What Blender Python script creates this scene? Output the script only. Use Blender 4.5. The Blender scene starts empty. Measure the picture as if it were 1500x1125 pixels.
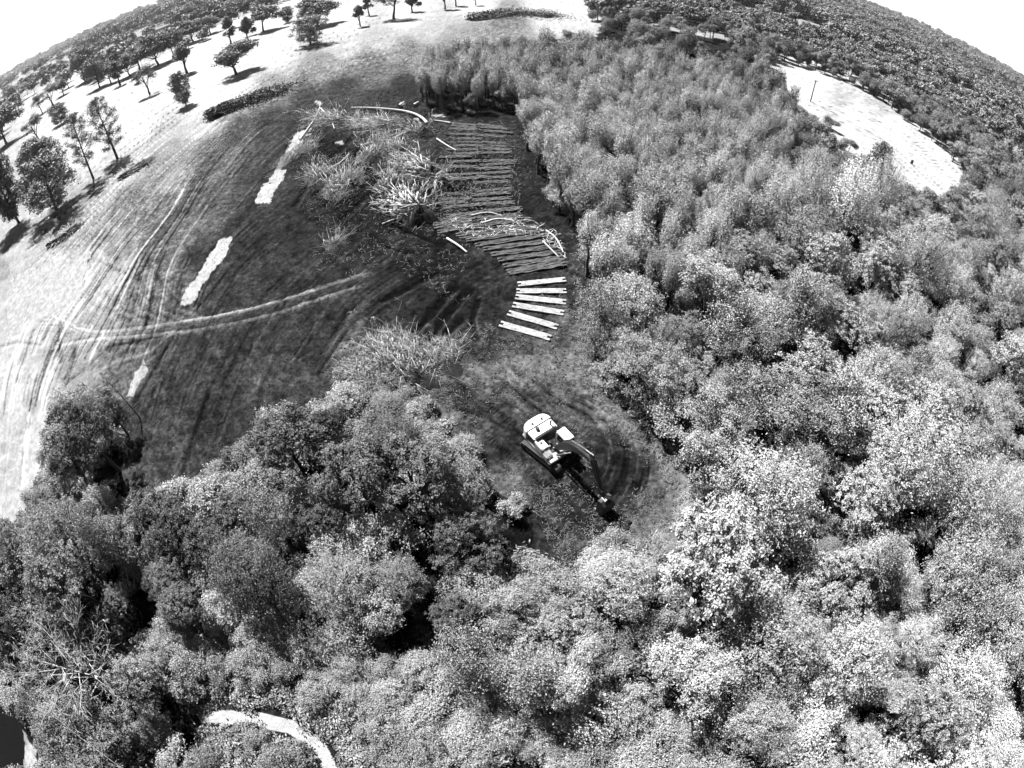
import bpy, math, random
import numpy as np
from mathutils import Vector, Matrix
rng = np.random.default_rng(7); random.seed(7)
SC = bpy.context.scene; COL = SC.collection
# ------------------------------------------------------------------ camera, world, sun, exposure
F = 756.0; PITCH = math.radians(49.5); H = 40.0        # fisheye focal length (photo pixels per radian), tilt, height
cam = bpy.data.cameras.new('camera'); cam.type = 'PANO'
cam.panorama_type = 'FISHEYE_LENS_POLYNOMIAL'
cam.sensor_fit = 'HORIZONTAL'; cam.sensor_width = 36.0
cam.fisheye_fov = math.pi
cam.fisheye_polynomial_k0 = 0.0
cam.fisheye_polynomial_k1 = -(1500 / 36.0) / F
cam.fisheye_polynomial_k2 = cam.fisheye_polynomial_k3 = cam.fisheye_polynomial_k4 = 0.0
cam.clip_start = 0.1; cam.clip_end = 30000
camo = bpy.data.objects.new('camera', cam); COL.objects.link(camo)
camo.location = (0, 0, H); camo.rotation_euler = (math.pi / 2 - PITCH, 0, 0)
SC.camera = camo
SUN_EL = math.radians(54); SHD = math.radians(-50)      # sun height, direction in which shadows fall (from +X)
sl = bpy.data.lights.new('sun', 'SUN'); sl.energy = 5.0; sl.angle = math.radians(0.5); sl.color = (1, 1, 1)
so = bpy.data.objects.new('sun', sl); COL.objects.link(so)
sd = Vector((math.cos(SHD) * math.cos(SUN_EL), math.sin(SHD) * math.cos(SUN_EL), -math.sin(SUN_EL)))
so.rotation_euler = sd.to_track_quat('-Z', 'Y').to_euler()
W = bpy.data.worlds.new('World'); SC.world = W; W.use_nodes = True
nt = W.node_tree; nt.nodes.clear()
sky = nt.nodes.new('ShaderNodeTexSky'); sky.sky_type = 'NISHITA'; sky.sun_disc = False
sky.sun_elevation = SUN_EL; sky.sun_rotation = math.atan2(-sd.x, -sd.y); sky.dust_density = 0.2; sky.air_density = 0.45
bw = nt.nodes.new('ShaderNodeRGBToBW'); bg = nt.nodes.new('ShaderNodeBackground'); bg.inputs[1].default_value = 0.05
wo = nt.nodes.new('ShaderNodeOutputWorld')
nt.links.new(sky.outputs[0], bw.inputs[0]); nt.links.new(bw.outputs[0], bg.inputs[0]); nt.links.new(bg.outputs[0], wo.inputs[0])
vs = SC.view_settings; SC.display_settings.display_device = 'sRGB'
vs.view_transform = 'Standard'; vs.look = 'None'; vs.exposure = 1.5; vs.gamma = 1.0
SC.cycles.max_bounces = 5; SC.cycles.diffuse_bounces = 0; SC.cycles.transparent_max_bounces = 4
SC.cycles.volume_bounces = 0; SC.cycles.use_adaptive_sampling = True; SC.cycles.adaptive_threshold = 0.03
SC.cycles.use_denoising = True; SC.cycles.denoiser = 'OPENIMAGEDENOISE'; SC.cycles.denoising_input_passes = 'RGB_ALBEDO_NORMAL'; SC.cycles.denoising_prefilter = 'ACCURATE'
HAZE = 0.00005

# ------------------------------------------------------------------ photograph geometry: where a seen point stands on the land
CP, SP = math.cos(PITCH), math.sin(PITCH)
def at(px, py, z=0.0):
    x = (px - 750) / F; y = -(py - 562.5) / F; th = math.hypot(x, y) + 1e-9; s = math.sin(th) / th
    cx, cy, cz = x * s, y * s, math.cos(th)
    r = (cx, cz * CP + cy * SP, -cz * SP + cy * CP); t = (z - H) / r[2]
    return r[0] * t, r[1] * t
def seen(X, Y, Z):
    X, Y, Z = np.broadcast_arrays(np.asarray(X, float), np.asarray(Y, float), np.asarray(Z, float) - H)
    n = np.sqrt(X * X + Y * Y + Z * Z); X, Y, Z = X / n, Y / n, Z / n
    cz = Y * CP - Z * SP; cy = Y * SP + Z * CP; th = np.arccos(np.clip(cz, -1, 1)); h = np.hypot(X, cy) + 1e-9
    return 750 + F * th * X / h, 562.5 - F * th * cy / h
def inpoly(px, py, poly):
    px = np.asarray(px, float); py = np.asarray(py, float); ins = np.zeros(px.shape, bool); n = len(poly)
    for i in range(n):
        x0, y0 = poly[i]; x1, y1 = poly[(i + 1) % n]
        c = ((y0 > py) != (y1 > py)) & (px < (x1 - x0) * (py - y0) / ((y1 - y0) or 1e-9) + x0)
        ins ^= c
    return ins
OPEN = [
 [(-60,790),(25,745),(50,700),(52,640),(75,590),(110,562),(160,570),(188,610),(196,690),(200,722),(290,695),(345,650),(400,603),(450,583),
  (520,548),(600,560),(650,600),(690,640),(718,690),(757,722),(796,768),(790,800),(828,842),(862,800),(880,768),(945,792),(990,772),(1002,735),
  (985,680),(960,640),(905,598),(866,560),(868,500),(866,440),(855,400),(850,345),(800,305),(775,240),(768,190),(742,160),(645,166),
  (612,150),(603,100),(622,72),(690,62),(770,56),(835,42),(868,5),(900,-120),(420,-120),(425,8),(400,20),(300,62),(262,88),(165,122),(108,128),(45,150),(0,205),(-60,240)],
 [(1105,88),(1150,92),(1200,105),(1270,135),(1330,180),(1385,225),(1412,258),(1388,285),(1340,264),(1290,232),(1232,208),(1200,172),(1165,142),(1150,112)],
 [(290,1044),(380,1038),(432,1052),(475,1088),(505,1140),(476,1140),(455,1100),(420,1072),(375,1060),(300,1060)],
 [(-80,980),(8,1015),(28,1058),(48,1092),(60,1140),(-80,1140)]]
THICK = [(604,150),(603,100),(622,72),(690,62),(770,56),(835,42),(868,5),(890,-60),(1010,-60),(1040,20),(1110,90),(1165,160),(1150,260),(1060,330),
         (1000,420),(900,400),(852,345),(800,305),(775,240),(768,190),(742,160),(645,166)]
LOWCOVER = [(232,905),(420,880),(560,960),(700,985),(880,1050),(1010,1140),(290,1140),(300,1060),(250,1000)]
def is_open(px, py):
    o = np.zeros(np.shape(px), bool)
    for p in OPEN: o |= inpoly(px, py, p)
    return o

# ------------------------------------------------------------------ materials (black and white world: every colour is a grey)
def new_mat(name):
    m = bpy.data.materials.new(name); m.use_nodes = True; t = m.node_tree
    b = t.nodes['Principled BSDF']; return m, t, b
def grey(v): return (v, v, v, 1)
def mat(name, v, rough=0.7, spec=0.3, metal=0.0, scale=4.0, amount=0.35, bump=0.0):
    """grey surface with wear: two noises spread the value around v"""
    m, t, b = new_mat(name); b.inputs['Roughness'].default_value = rough; b.inputs['Metallic'].default_value = metal
    b.inputs['Specular IOR Level'].default_value = spec
    tc = t.nodes.new('ShaderNodeTexCoord'); n = t.nodes.new('ShaderNodeTexNoise'); n.inputs['Scale'].default_value = scale
    n.inputs['Detail'].default_value = 6; n.inputs['Roughness'].default_value = 0.65; oi = t.nodes.new('ShaderNodeObjectInfo'); sc_ = t.nodes.new('ShaderNodeVectorMath'); sc_.operation = 'SCALE'; sc_.inputs['Scale'].default_value = 37.0
    cx_ = t.nodes.new('ShaderNodeCombineXYZ'); t.links.new(oi.outputs['Random'], cx_.inputs[0]); t.links.new(oi.outputs['Random'], cx_.inputs[1]); t.links.new(cx_.outputs[0], sc_.inputs[0])
    ad = t.nodes.new('ShaderNodeVectorMath'); ad.operation = 'ADD'; t.links.new(tc.outputs['Object'], ad.inputs[0]); t.links.new(sc_.outputs[0], ad.inputs[1]); t.links.new(ad.outputs[0], n.inputs['Vector'])
    r = t.nodes.new('ShaderNodeMapRange'); r.inputs['From Min'].default_value = 0.3; r.inputs['From Max'].default_value = 0.7
    r.inputs['To Min'].default_value = v * (1 - amount); r.inputs['To Max'].default_value = v * (1 + amount)
    t.links.new(n.outputs['Fac'], r.inputs['Value']); t.links.new(r.outputs[0], b.inputs['Base Color'])
    if bump:
        bp = t.nodes.new('ShaderNodeBump'); bp.inputs['Strength'].default_value = bump; bp.inputs['Distance'].default_value = 0.05
        t.links.new(n.outputs['Fac'], bp.inputs['Height']); t.links.new(bp.outputs[0], b.inputs['Normal'])
    return m
def leaf_mat(name, lo, hi, stuff=False):
    """leaf tone per leaf, times the tone of the tree (its object colour)"""
    m, t, b = new_mat(name); b.inputs['Roughness'].default_value = 0.5; b.inputs['Specular IOR Level'].default_value = 0.2
    a = t.nodes.new('ShaderNodeAttribute'); a.attribute_name = 'tone'
    r = t.nodes.new('ShaderNodeMapRange'); r.inputs['To Min'].default_value = lo; r.inputs['To Max'].default_value = hi
    t.links.new(a.outputs['Fac'], r.inputs['Value'])
    mu = t.nodes.new('ShaderNodeMath'); mu.operation = 'MULTIPLY'; t.links.new(r.outputs[0], mu.inputs[0])
    oi = t.nodes.new('ShaderNodeObjectInfo')
    if stuff:
        q = t.nodes.new('ShaderNodeMapRange'); q.inputs['To Min'].default_value = 0.55; q.inputs['To Max'].default_value = 1.35
        t.links.new(oi.outputs['Random'], q.inputs['Value']); t.links.new(q.outputs[0], mu.inputs[1])
    else: t.links.new(oi.outputs['Color'], mu.inputs[1])
    t.links.new(mu.outputs[0], b.inputs['Base Color']); return m
M_LEAF = leaf_mat('leaf', 0.12, 0.32); M_LEAFS = leaf_mat('leaf_mass', 0.10, 0.29, True)
M_BARK = mat('bark', 0.06, 0.9, 0.2, scale=6, amount=0.5); M_PBARK = mat('pale_bark', 0.22, 0.85, 0.2, scale=5, amount=0.5)
M_DEAD = mat('bleached_wood', 0.46, 0.85, 0.2, scale=3, amount=0.35)
M_TIMBER = mat('timber', 0.25, 0.8, 0.3, scale=2.2, amount=0.5, bump=0.4); M_MUDWOOD = mat('muddy_timber', 0.062, 0.85, 0.1, scale=1.6, amount=0.9, bump=0.6)
M_STRAW = mat('straw', 0.14, 0.9, 0.2, scale=0.6, amount=0.5); M_SOIL = mat('dug_soil', 0.022, 0.95, 0.02, scale=3, amount=0.5, bump=0.6)
M_WHITE = mat('white_paint', 0.62, 0.4, 0.5, scale=5, amount=0.18); M_DARK = mat('dark_steel', 0.02, 0.5, 0.4, scale=8, amount=0.5)
M_GREYP = mat('grey_paint', 0.26, 0.45, 0.5, scale=6, amount=0.35); M_GLASS = mat('cab_glass', 0.01, 0.08, 0.7, scale=2, amount=0.1)
M_BOOM = mat('boom_paint', 0.06, 0.5, 0.4, scale=6, amount=0.5)
M_TRACK = mat('muddy_track', 0.07, 0.85, 0.3, scale=9, amount=0.6, bump=0.5); M_RUB = mat('rubber_hose', 0.012, 0.5, 0.5)
M_WIRE = mat('wire', 0.2, 0.4, 0.5, metal=0.3); M_POLE = mat('pole_wood', 0.03, 0.9, 0.2)

# ------------------------------------------------------------------ mesh helpers
def mesh(name, V, Q, mats, tone=None, smooth=False, midx=None):
    V = np.asarray(V, np.float32); Q = np.asarray(Q, np.int32); k = Q.shape[1]
    me = bpy.data.meshes.new(name); me.vertices.add(len(V)); me.vertices.foreach_set('co', V.ravel())
    me.loops.add(Q.size); me.loops.foreach_set('vertex_index', Q.ravel())
    me.polygons.add(len(Q)); me.polygons.foreach_set('loop_start', np.arange(0, Q.size, k, dtype=np.int32))
    me.polygons.foreach_set('loop_total', np.full(len(Q), k, np.int32))
    if smooth: me.polygons.foreach_set('use_smooth', np.ones(len(Q), bool))
    for m in (mats if isinstance(mats, (list, tuple)) else [mats]): me.materials.append(m)
    if midx is not None: me.polygons.foreach_set('material_index', np.asarray(midx, np.int32))
    if tone is not None:
        a = me.attributes.new('tone', 'FLOAT', 'FACE'); a.data.foreach_set('value', np.asarray(tone, np.float32))
    me.update(calc_edges=True); return me
def link(name, me, parent=None, loc=(0,0,0), rot=(0,0,0), scale=None):
    o = bpy.data.objects.new(name, me); COL.objects.link(o); o.location = loc; o.rotation_euler = rot
    if scale is not None: o.scale = scale
    if parent is not None: o.parent = parent
    return o
def tag(o, label=None, cat=None, group=None, kind=None):
    if label: o['label'] = label
    if cat: o['category'] = cat
    if group: o['group'] = group
    if kind: o['kind'] = kind
    return o
def prisms(P0, P1, R0, R1, n=4):
    """tapered n-sided rods, closed by their end rings, all in one array"""
    P0 = np.asarray(P0, float); P1 = np.asarray(P1, float); N = len(P0); D = P1 - P0
    D /= (np.linalg.norm(D, axis=1, keepdims=True) + 1e-9)
    up = np.where(np.abs(D[:, 2:3]) > 0.9, np.array([[1., 0, 0]]), np.array([[0, 0, 1.]]))
    A = np.cross(D, up); A /= np.linalg.norm(A, axis=1, keepdims=True) + 1e-9; B = np.cross(D, A)
    R0 = np.broadcast_to(R0, N)[:, None]; R1 = np.broadcast_to(R1, N)[:, None]; V = np.zeros((N, 2 * n, 3))
    for k in range(n):
        c, s = math.cos(2 * math.pi * k / n), math.sin(2 * math.pi * k / n)
        V[:, k] = P0 + R0 * (c * A + s * B); V[:, n + k] = P1 + R1 * (c * A + s * B)
    q = [[k, (k + 1) % n, n + (k + 1) % n, n + k] for k in range(n)]
    if n == 4: q += [[3, 2, 1, 0], [4, 5, 6, 7]]
    Q = (np.array(q)[None] + (np.arange(N) * 2 * n)[:, None, None]).reshape(-1, 4)
    return V.reshape(-1, 3), Q
def leaves(C, Nrm, L, Wd):
    """one diamond leaf at each C with normal Nrm"""
    N = len(C); Nrm = Nrm / (np.linalg.norm(Nrm, axis=1, keepdims=True) + 1e-9); T = np.cross(Nrm, rng.normal(size=(N, 3)))
    T /= np.linalg.norm(T, axis=1, keepdims=True) + 1e-9; B = np.cross(Nrm, T); L = np.broadcast_to(L, N)[:, None]; Wd = np.broadcast_to(Wd, N)[:, None]
    V = np.stack([C - T * L, C + B * Wd - T * L * .15, C + T * L, C - B * Wd - T * L * .15], 1).reshape(-1, 3)
    return V, np.arange(4 * N).reshape(-1, 4)
def join(parts):
    Vs, Qs, n = [], [], 0
    for V, Q in parts: Vs.append(V); Qs.append(Q + n); n += len(V)
    return np.concatenate(Vs), np.concatenate(Qs)
class MB:
    """boxes, rods and turned shapes collected into one mesh"""
    def __init__(s): s.v, s.f, s.m = [], [], []
    def add(s, V, Fc, m=0):
        n = len(s.v); s.v += [tuple(map(float, p)) for p in V]; s.f += [[n + i for i in f] for f in Fc]; s.m += [m] * len(Fc)
    def box(s, x0, x1, y0, y1, z0, z1, m=0, bev=0.04, M=None):
        b = min(bev, (x1-x0)/3, (y1-y0)/3, (z1-z0)/3); V = []
        for (z, i) in ((z0, b), (z0 + b, 0), (z1 - b, 0), (z1, b)):
            V += [(x0+i+b, y0+i, z), (x1-i-b, y0+i, z), (x1-i, y0+i+b, z), (x1-i, y1-i-b, z), (x1-i-b, y1-i, z), (x0+i+b, y1-i, z), (x0+i, y1-i-b, z), (x0+i, y0+i+b, z)]
        if M is not None: V = [M @ Vector(p) for p in V]
        Fc = [list(range(7, -1, -1)), list(range(24, 32))]
        for r in range(3):
            for k in range(8): Fc.append([r*8+k, r*8+(k+1) % 8, (r+1)*8+(k+1) % 8, (r+1)*8+k])
        s.add(V, Fc, m); return s
    def rod(s, a, b, r0, r1=None, n=10, m=0):
        V, Q = prisms([a], [b], r0, r0 if r1 is None else r1, n)
        s.add(V, Q.tolist() + ([] if n == 4 else [list(range(n-1, -1, -1)), list(range(n, 2*n))]), m); return s
    def extr(s, prof, y0, y1, m=0):
        """side profile (x, z) pushed from y0 to y1"""
        n = len(prof); V = [(x, y0, z) for x, z in prof] + [(x, y1, z) for x, z in prof]
        s.add(V, [list(range(n-1, -1, -1)), list(range(n, 2*n))] + [[k, (k+1) % n, n+(k+1) % n, n+k] for k in range(n)], m); return s
    def build(s, name, mats, parent=None, **k):
        me = bpy.data.meshes.new(name); me.from_pydata(s.v, [], s.f)
        for m in (mats if isinstance(mats, list) else [mats]): me.materials.append(m)
        me.polygons.foreach_set('material_index', np.array(s.m, np.int32)); me.update()
        import bmesh
        bm = bmesh.new(); bm.from_mesh(me); bmesh.ops.recalc_face_normals(bm, faces=bm.faces); bm.to_mesh(me); bm.free()
        return link(name, me, parent, **k)
def empty(name, loc=(0,0,0), rz=0):
    o = bpy.data.objects.new(name, None); COL.objects.link(o); o.location = loc; o.rotation_euler = (0, 0, rz); return o
def vnoise(x, y, seed=0, octaves=4, gain=0.5):
    """value noise on the plane"""
    out = np.zeros(np.shape(x)); amp = 1.0; tot = 0
    for o in range(octaves):
        xi = np.floor(x).astype(np.int64); yi = np.floor(y).astype(np.int64); fx = x - xi; fy = y - yi
        fx = fx*fx*(3-2*fx); fy = fy*fy*(3-2*fy)
        def h(a, b):
            n = (a * 374761393 + b * 668265263 + (seed + o) * 1442695041) & 0x7fffffff
            n = ((n ^ (n >> 13)) * 1274126177) & 0x7fffffff; return ((n ^ (n >> 16)) & 0xffff) / 65535.0
        out += amp * ((h(xi, yi)*(1-fx) + h(xi+1, yi)*fx)*(1-fy) + (h(xi, yi+1)*(1-fx) + h(xi+1, yi+1)*fx)*fy)
        tot += amp; amp *= gain; x = x*2.03 + 17.1; y = y*2.03 + 5.3
    return out / tot

# ------------------------------------------------------------------ the ground: one sheet, finer where the clearing lies
AZ = np.radians(np.concatenate([np.arange(-180, -112, 2.0), np.arange(-112, -75, 0.24), np.arange(-75, 16, 0.12), np.arange(16, 78, 0.24), np.arange(78, 180, 2.0)]))
STEP = 0.0021
ANG = np.concatenate([np.arange(0.0002, math.radians(88.9), STEP), np.radians([89.05, 89.2, 89.35, 89.5, 89.6, 89.68, 89.74])])
NA, NR = len(AZ), len(ANG); RAD = H * np.tan(ANG)
GX = np.sin(AZ)[None, :] * RAD[:, None]; GY = np.cos(AZ)[None, :] * RAD[:, None]
GU, GV = seen(GX, GY, 0.0)
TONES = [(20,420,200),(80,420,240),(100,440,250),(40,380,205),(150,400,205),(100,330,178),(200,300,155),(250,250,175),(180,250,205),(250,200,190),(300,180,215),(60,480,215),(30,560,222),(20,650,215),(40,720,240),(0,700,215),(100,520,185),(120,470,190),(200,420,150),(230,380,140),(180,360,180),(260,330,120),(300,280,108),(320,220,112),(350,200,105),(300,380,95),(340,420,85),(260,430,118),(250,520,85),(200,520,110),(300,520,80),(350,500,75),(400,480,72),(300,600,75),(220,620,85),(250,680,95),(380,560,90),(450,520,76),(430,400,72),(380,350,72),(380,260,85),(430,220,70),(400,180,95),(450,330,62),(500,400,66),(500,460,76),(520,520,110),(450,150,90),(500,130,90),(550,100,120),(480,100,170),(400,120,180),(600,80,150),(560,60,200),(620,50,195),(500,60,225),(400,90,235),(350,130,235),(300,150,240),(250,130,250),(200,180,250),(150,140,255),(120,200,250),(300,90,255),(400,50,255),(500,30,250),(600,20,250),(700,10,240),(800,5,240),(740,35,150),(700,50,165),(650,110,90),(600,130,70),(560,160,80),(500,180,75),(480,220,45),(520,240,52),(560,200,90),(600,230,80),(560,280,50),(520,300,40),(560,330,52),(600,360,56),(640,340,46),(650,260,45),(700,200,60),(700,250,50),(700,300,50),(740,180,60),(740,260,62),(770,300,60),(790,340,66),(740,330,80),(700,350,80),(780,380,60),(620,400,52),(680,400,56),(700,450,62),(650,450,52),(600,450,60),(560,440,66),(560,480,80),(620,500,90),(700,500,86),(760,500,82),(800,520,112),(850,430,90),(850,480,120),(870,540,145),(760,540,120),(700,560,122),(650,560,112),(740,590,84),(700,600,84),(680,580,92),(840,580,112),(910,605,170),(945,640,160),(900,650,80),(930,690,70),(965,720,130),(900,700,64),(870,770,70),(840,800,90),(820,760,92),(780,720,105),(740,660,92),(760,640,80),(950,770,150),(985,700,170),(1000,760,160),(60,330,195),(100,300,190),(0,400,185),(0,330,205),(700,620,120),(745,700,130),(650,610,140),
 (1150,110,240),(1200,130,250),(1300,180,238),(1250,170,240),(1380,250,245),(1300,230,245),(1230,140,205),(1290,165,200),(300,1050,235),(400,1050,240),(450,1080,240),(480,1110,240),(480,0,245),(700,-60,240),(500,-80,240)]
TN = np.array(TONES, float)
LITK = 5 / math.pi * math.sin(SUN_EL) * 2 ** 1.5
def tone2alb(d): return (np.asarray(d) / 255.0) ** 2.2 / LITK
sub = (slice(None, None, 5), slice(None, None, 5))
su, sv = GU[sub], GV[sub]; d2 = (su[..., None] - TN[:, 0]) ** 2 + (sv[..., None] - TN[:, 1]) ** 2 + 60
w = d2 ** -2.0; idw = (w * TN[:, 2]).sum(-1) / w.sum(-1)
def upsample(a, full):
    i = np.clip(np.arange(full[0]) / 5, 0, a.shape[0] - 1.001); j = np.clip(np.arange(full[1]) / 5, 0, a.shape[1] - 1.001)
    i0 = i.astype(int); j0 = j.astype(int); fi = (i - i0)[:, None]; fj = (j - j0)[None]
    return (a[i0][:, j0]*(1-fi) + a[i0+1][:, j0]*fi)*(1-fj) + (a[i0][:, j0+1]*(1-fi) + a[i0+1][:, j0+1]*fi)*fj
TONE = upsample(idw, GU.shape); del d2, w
wx = (vnoise(GX * .25, GY * .25, 5) - .5) * 26; wy = (vnoise(GX * .25 + 60, GY * .25, 9) - .5) * 26
OP = np.zeros(GU.shape, bool)
for ou, ov in ((0,0),(16,0),(-16,0),(0,16),(0,-22),(12,-16),(-12,-16),(-24,-24)): OP |= is_open(GU + wx * .8 + ou, GV + wy * .8 + ov) & ((GV < 880) | (ou == 0) & (ov == 0))
OP &= (GY > -20)
RR = np.broadcast_to(RAD[:, None], GX.shape)
# far land: dry pasture and dark wood floor in long patches
def farmask(x, y): return vnoise(np.arctan2(x, y) * 6 + 50, np.log(np.hypot(x, y) + 1) * 4.5, 33, 4)
far = farmask(GX, GY); farT = np.where(far > np.where(GX < 0, .53, .6), 215, 60) + 0.0
n1 = vnoise(GX * .35, GY * .35, 3, 5); n2 = vnoise(GX * 1.3, GY * 1.3, 4, 4); n3 = vnoise(GX * .06, GY * .06, 11, 4)
FLOOR = 52 + 40 * (n1 - .5)
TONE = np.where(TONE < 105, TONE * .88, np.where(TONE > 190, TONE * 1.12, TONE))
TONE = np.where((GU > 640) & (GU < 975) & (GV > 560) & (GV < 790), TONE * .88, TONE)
TONE = np.where(OP, TONE, np.where(RR > 260, farT, FLOOR))
n4 = vnoise(GX * 3.1, GY * 3.1, 14, 3)
TONE = TONE * (1 + ((n1 - .5) * .5 + (n3 - .5) * .3 + (n2 - .5) * .5 + (n4 - .5) * .6) * np.where(TONE > 170, .5, 1.15))
DZ = (n2 - .5) * .16 + (n1 - .5) * .2 + (n4 - .5) * .09
# strokes: ruts, rake lines and wheel marks, each following the ground
azi = np.arange(NA)
dAZ = np.gradient(AZ)
def resample(P, d):
    P = np.asarray(P, float); s = np.r_[0, np.cumsum(np.hypot(*np.diff(P, axis=0).T))]
    t = np.arange(0, s[-1], d); return np.c_[np.interp(t, s, P[:, 0]), np.interp(t, s, P[:, 1])]
def smooth(P, it=2):
    P = np.asarray(P, float)
    for _ in range(it):
        a = P[:-1]*.75 + P[1:]*.25; b = P[:-1]*.25 + P[1:]*.75
        P = np.concatenate([P[:1], np.stack([a, b], 1).reshape(-1, 2), P[-1:]])
    return P
def stroke(P, width, dt, dz, rag=0.3, seed=0):
    """P world points; width metres; dt tone change; dz height change"""
    P = resample(P, 0.12)
    if len(P) < 2: return
    r = np.hypot(P[:, 0], P[:, 1]); az = np.arctan2(P[:, 0], P[:, 1]); an = np.arctan(r / H)
    fi = (an - ANG[0]) / STEP; fj = np.interp(az, AZ, azi); dist = np.sqrt(r * r + H * H)
    mr = dist * dist / H * STEP; ma = np.maximum(r, 1) * dAZ[np.clip(fj.astype(int), 0, NA - 1)]
    wj = width * (1 + rag * (vnoise(np.arange(len(P)) * .15, P[:, 0] * .1, seed, 3) - .5) * 2)
    kr = int(min(9, math.ceil(1.3 * width / mr.min()) + 1)); ka = int(min(9, math.ceil(1.3 * width / ma.min()) + 1))
    i0 = np.round(fi).astype(int); j0 = np.round(fj).astype(int); acc = {}
    imin, imax = max(0, i0.min() - kr), min(NR - 1, i0.max() + kr); jmin, jmax = max(0, j0.min() - ka), min(NA - 1, j0.max() + ka)
    if imax <= imin or jmax <= jmin: return
    buf = np.zeros((imax - imin + 1, jmax - jmin + 1))
    for di in range(-kr, kr + 1):
        for dj in range(-ka, ka + 1):
            I, J = i0 + di, j0 + dj; q = ((I - fi) * mr) ** 2 + ((J - fj) * ma) ** 2
            g = np.exp(-q / (wj * .5) ** 2 * 1.2); ok = (I >= imin) & (I <= imax) & (J >= jmin) & (J <= jmax)
            np.maximum.at(buf, (I[ok] - imin, J[ok] - jmin), g[ok])
    s = (slice(imin, imax + 1), slice(jmin, jmax + 1)); br = .55 + .9 * n2[s]
    TONE[s] += np.where(OP[s], buf * dt * br, 0); DZ[s] += buf * dz
def pstroke(pts, width, dt, dz, **k): stroke(smooth([at(*p) for p in pts]), width, dt, dz, **k)
# direction of the raking at control points of the photograph, followed by a few hundred long strokes
DIRS = np.array([(50,350,1,-.9),(150,400,.55,-.85),(100,250,1,-.75),(250,220,1,-.8),(200,330,.7,-.8),(230,430,.15,-1),(450,90,1,-.35),(550,120,1,-.3),(350,250,.6,-.8),(400,350,.8,-.6),
 (300,550,.4,-.9),(250,620,.25,-1),(450,500,.5,-.8),(550,230,.8,-.75),(480,270,.8,-.7),(600,400,.8,-.45),(400,170,.8,-.6),(620,60,1,-.2),(0,600,.1,-1),(40,500,.3,-1),(30,450,.9,-.6),(600,330,.8,-.6),
 (640,450,.6,-.8),(700,520,.8,.3),(760,560,.6,.5),(350,60,1,-.42),(200,150,1,-.55),(500,20,1,-.3),(1250,160,1,.5),(1350,230,.8,.8),(380,620,.3,-.9),(20,700,.1,-1),(270,290,.5,-.9)], float)
def pdir(u, v):
    w = ((DIRS[:, 0] - u) ** 2 + (DIRS[:, 1] - v) ** 2 + 400) ** -1.5; d = (DIRS[:, 2:] * w[:, None]).sum(0); return d / np.hypot(*d)
def flow(u, v, n, step=7):
    P = [(u, v)]
    for _ in range(n):
        d = pdir(u, v); u += d[0] * step; v += d[1] * step
        if not is_open(u, v) or inpoly(u, v, OPEN[2]): break
        P.append((u, v))
    return P
cnt = 0
while cnt < 900:
    u, v = rng.uniform(0, 860), rng.uniform(60, 720)
    if u < 420 and rng.random() < .3: v = rng.uniform(200, 620); u = rng.uniform(0, 300)
    if not inpoly(u, v, OPEN[0]): continue
    cnt += 1
    if rng.random() < .15: u, v = rng.uniform(1150, 1390), rng.uniform(100, 270)
    P = flow(u, v, int(rng.integers(6, 26)))
    if len(P) < 4: continue
    k = TONE[np.clip(int((math.atan(math.hypot(*at(u, v)) / H) - ANG[0]) / STEP), 0, NR - 1), int(np.interp(math.atan2(*at(u, v)), AZ, azi))]
    amp = (.45 if u > 540 and v > 470 else 1) * rng.choice([-1, 1]) * k * (rng.uniform(.08, .34) if k < 110 else rng.uniform(.15, .6))
    pstroke(P, rng.uniform(.2, .6), amp, .03 * np.sign(amp), rag=.8, seed=cnt)
    if rng.random() < .35: pstroke([(a + 4, b + 6) for a, b in P], rng.uniform(.25, .5), amp * .8, .03 * np.sign(amp), rag=.8, seed=cnt + 9)
# the two-lane dirt track with its ruts
for L in ([(60,455),(95,472),(130,488),(180,484),(250,475),(320,464),(390,448),(450,428),(530,403)], [(95,505),(130,498),(180,495),(270,487),(340,475),(400,461),(460,441),(532,418)]):
    pstroke(L, 1.4, 78, .03, rag=.3); pstroke([(a, b + 3) for a, b in L], .3, -60, -.15, rag=.7, seed=3); pstroke([(a, b - 4) for a, b in L], .28, -50, -.12, rag=.7, seed=5)
pstroke([(270,471),(340,459),(400,444),(465,424)], .35, 90, .05); pstroke([(230,490),(200,500),(160,505),(125,540),(95,562)], .8, -60, -.15); pstroke([(250,490),(215,520),(165,530),(140,548)], .7, 50, .0)
pstroke([(88,470),(85,500),(90,530)], .9, -80, -.15); pstroke([(110,500),(108,530),(95,555)], .8, -60, -.1); pstroke([(60,505),(30,500),(0,507)], .8, -60, -.1)
pstroke([(262,482),(240,515),(215,560),(195,590)], .8, -45, -.15); pstroke([(330,400),(300,440),(285,455)], .6, -40, -.12)
for k in range(9): pstroke([(150 + 8*k, 235 + 8*k), (110 + 12*k, 300 + 8*k), (100 + 18*k, 380 + 6*k), (120 + 20*k, 440 + 2*k), (190 + 16*k, 468)], .5, 18 * (1 if k % 2 else -1), .04, seed=k)
for k in range(7): pstroke([(10 + 9*k, 470), (35 + 9*k, 420), (80 + 9*k, 385 + 2*k), (130 + 9*k, 372 + 4*k), (165 + 7*k, 395 + 3*k)], .4, -22, -.05, seed=k + 20)
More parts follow.
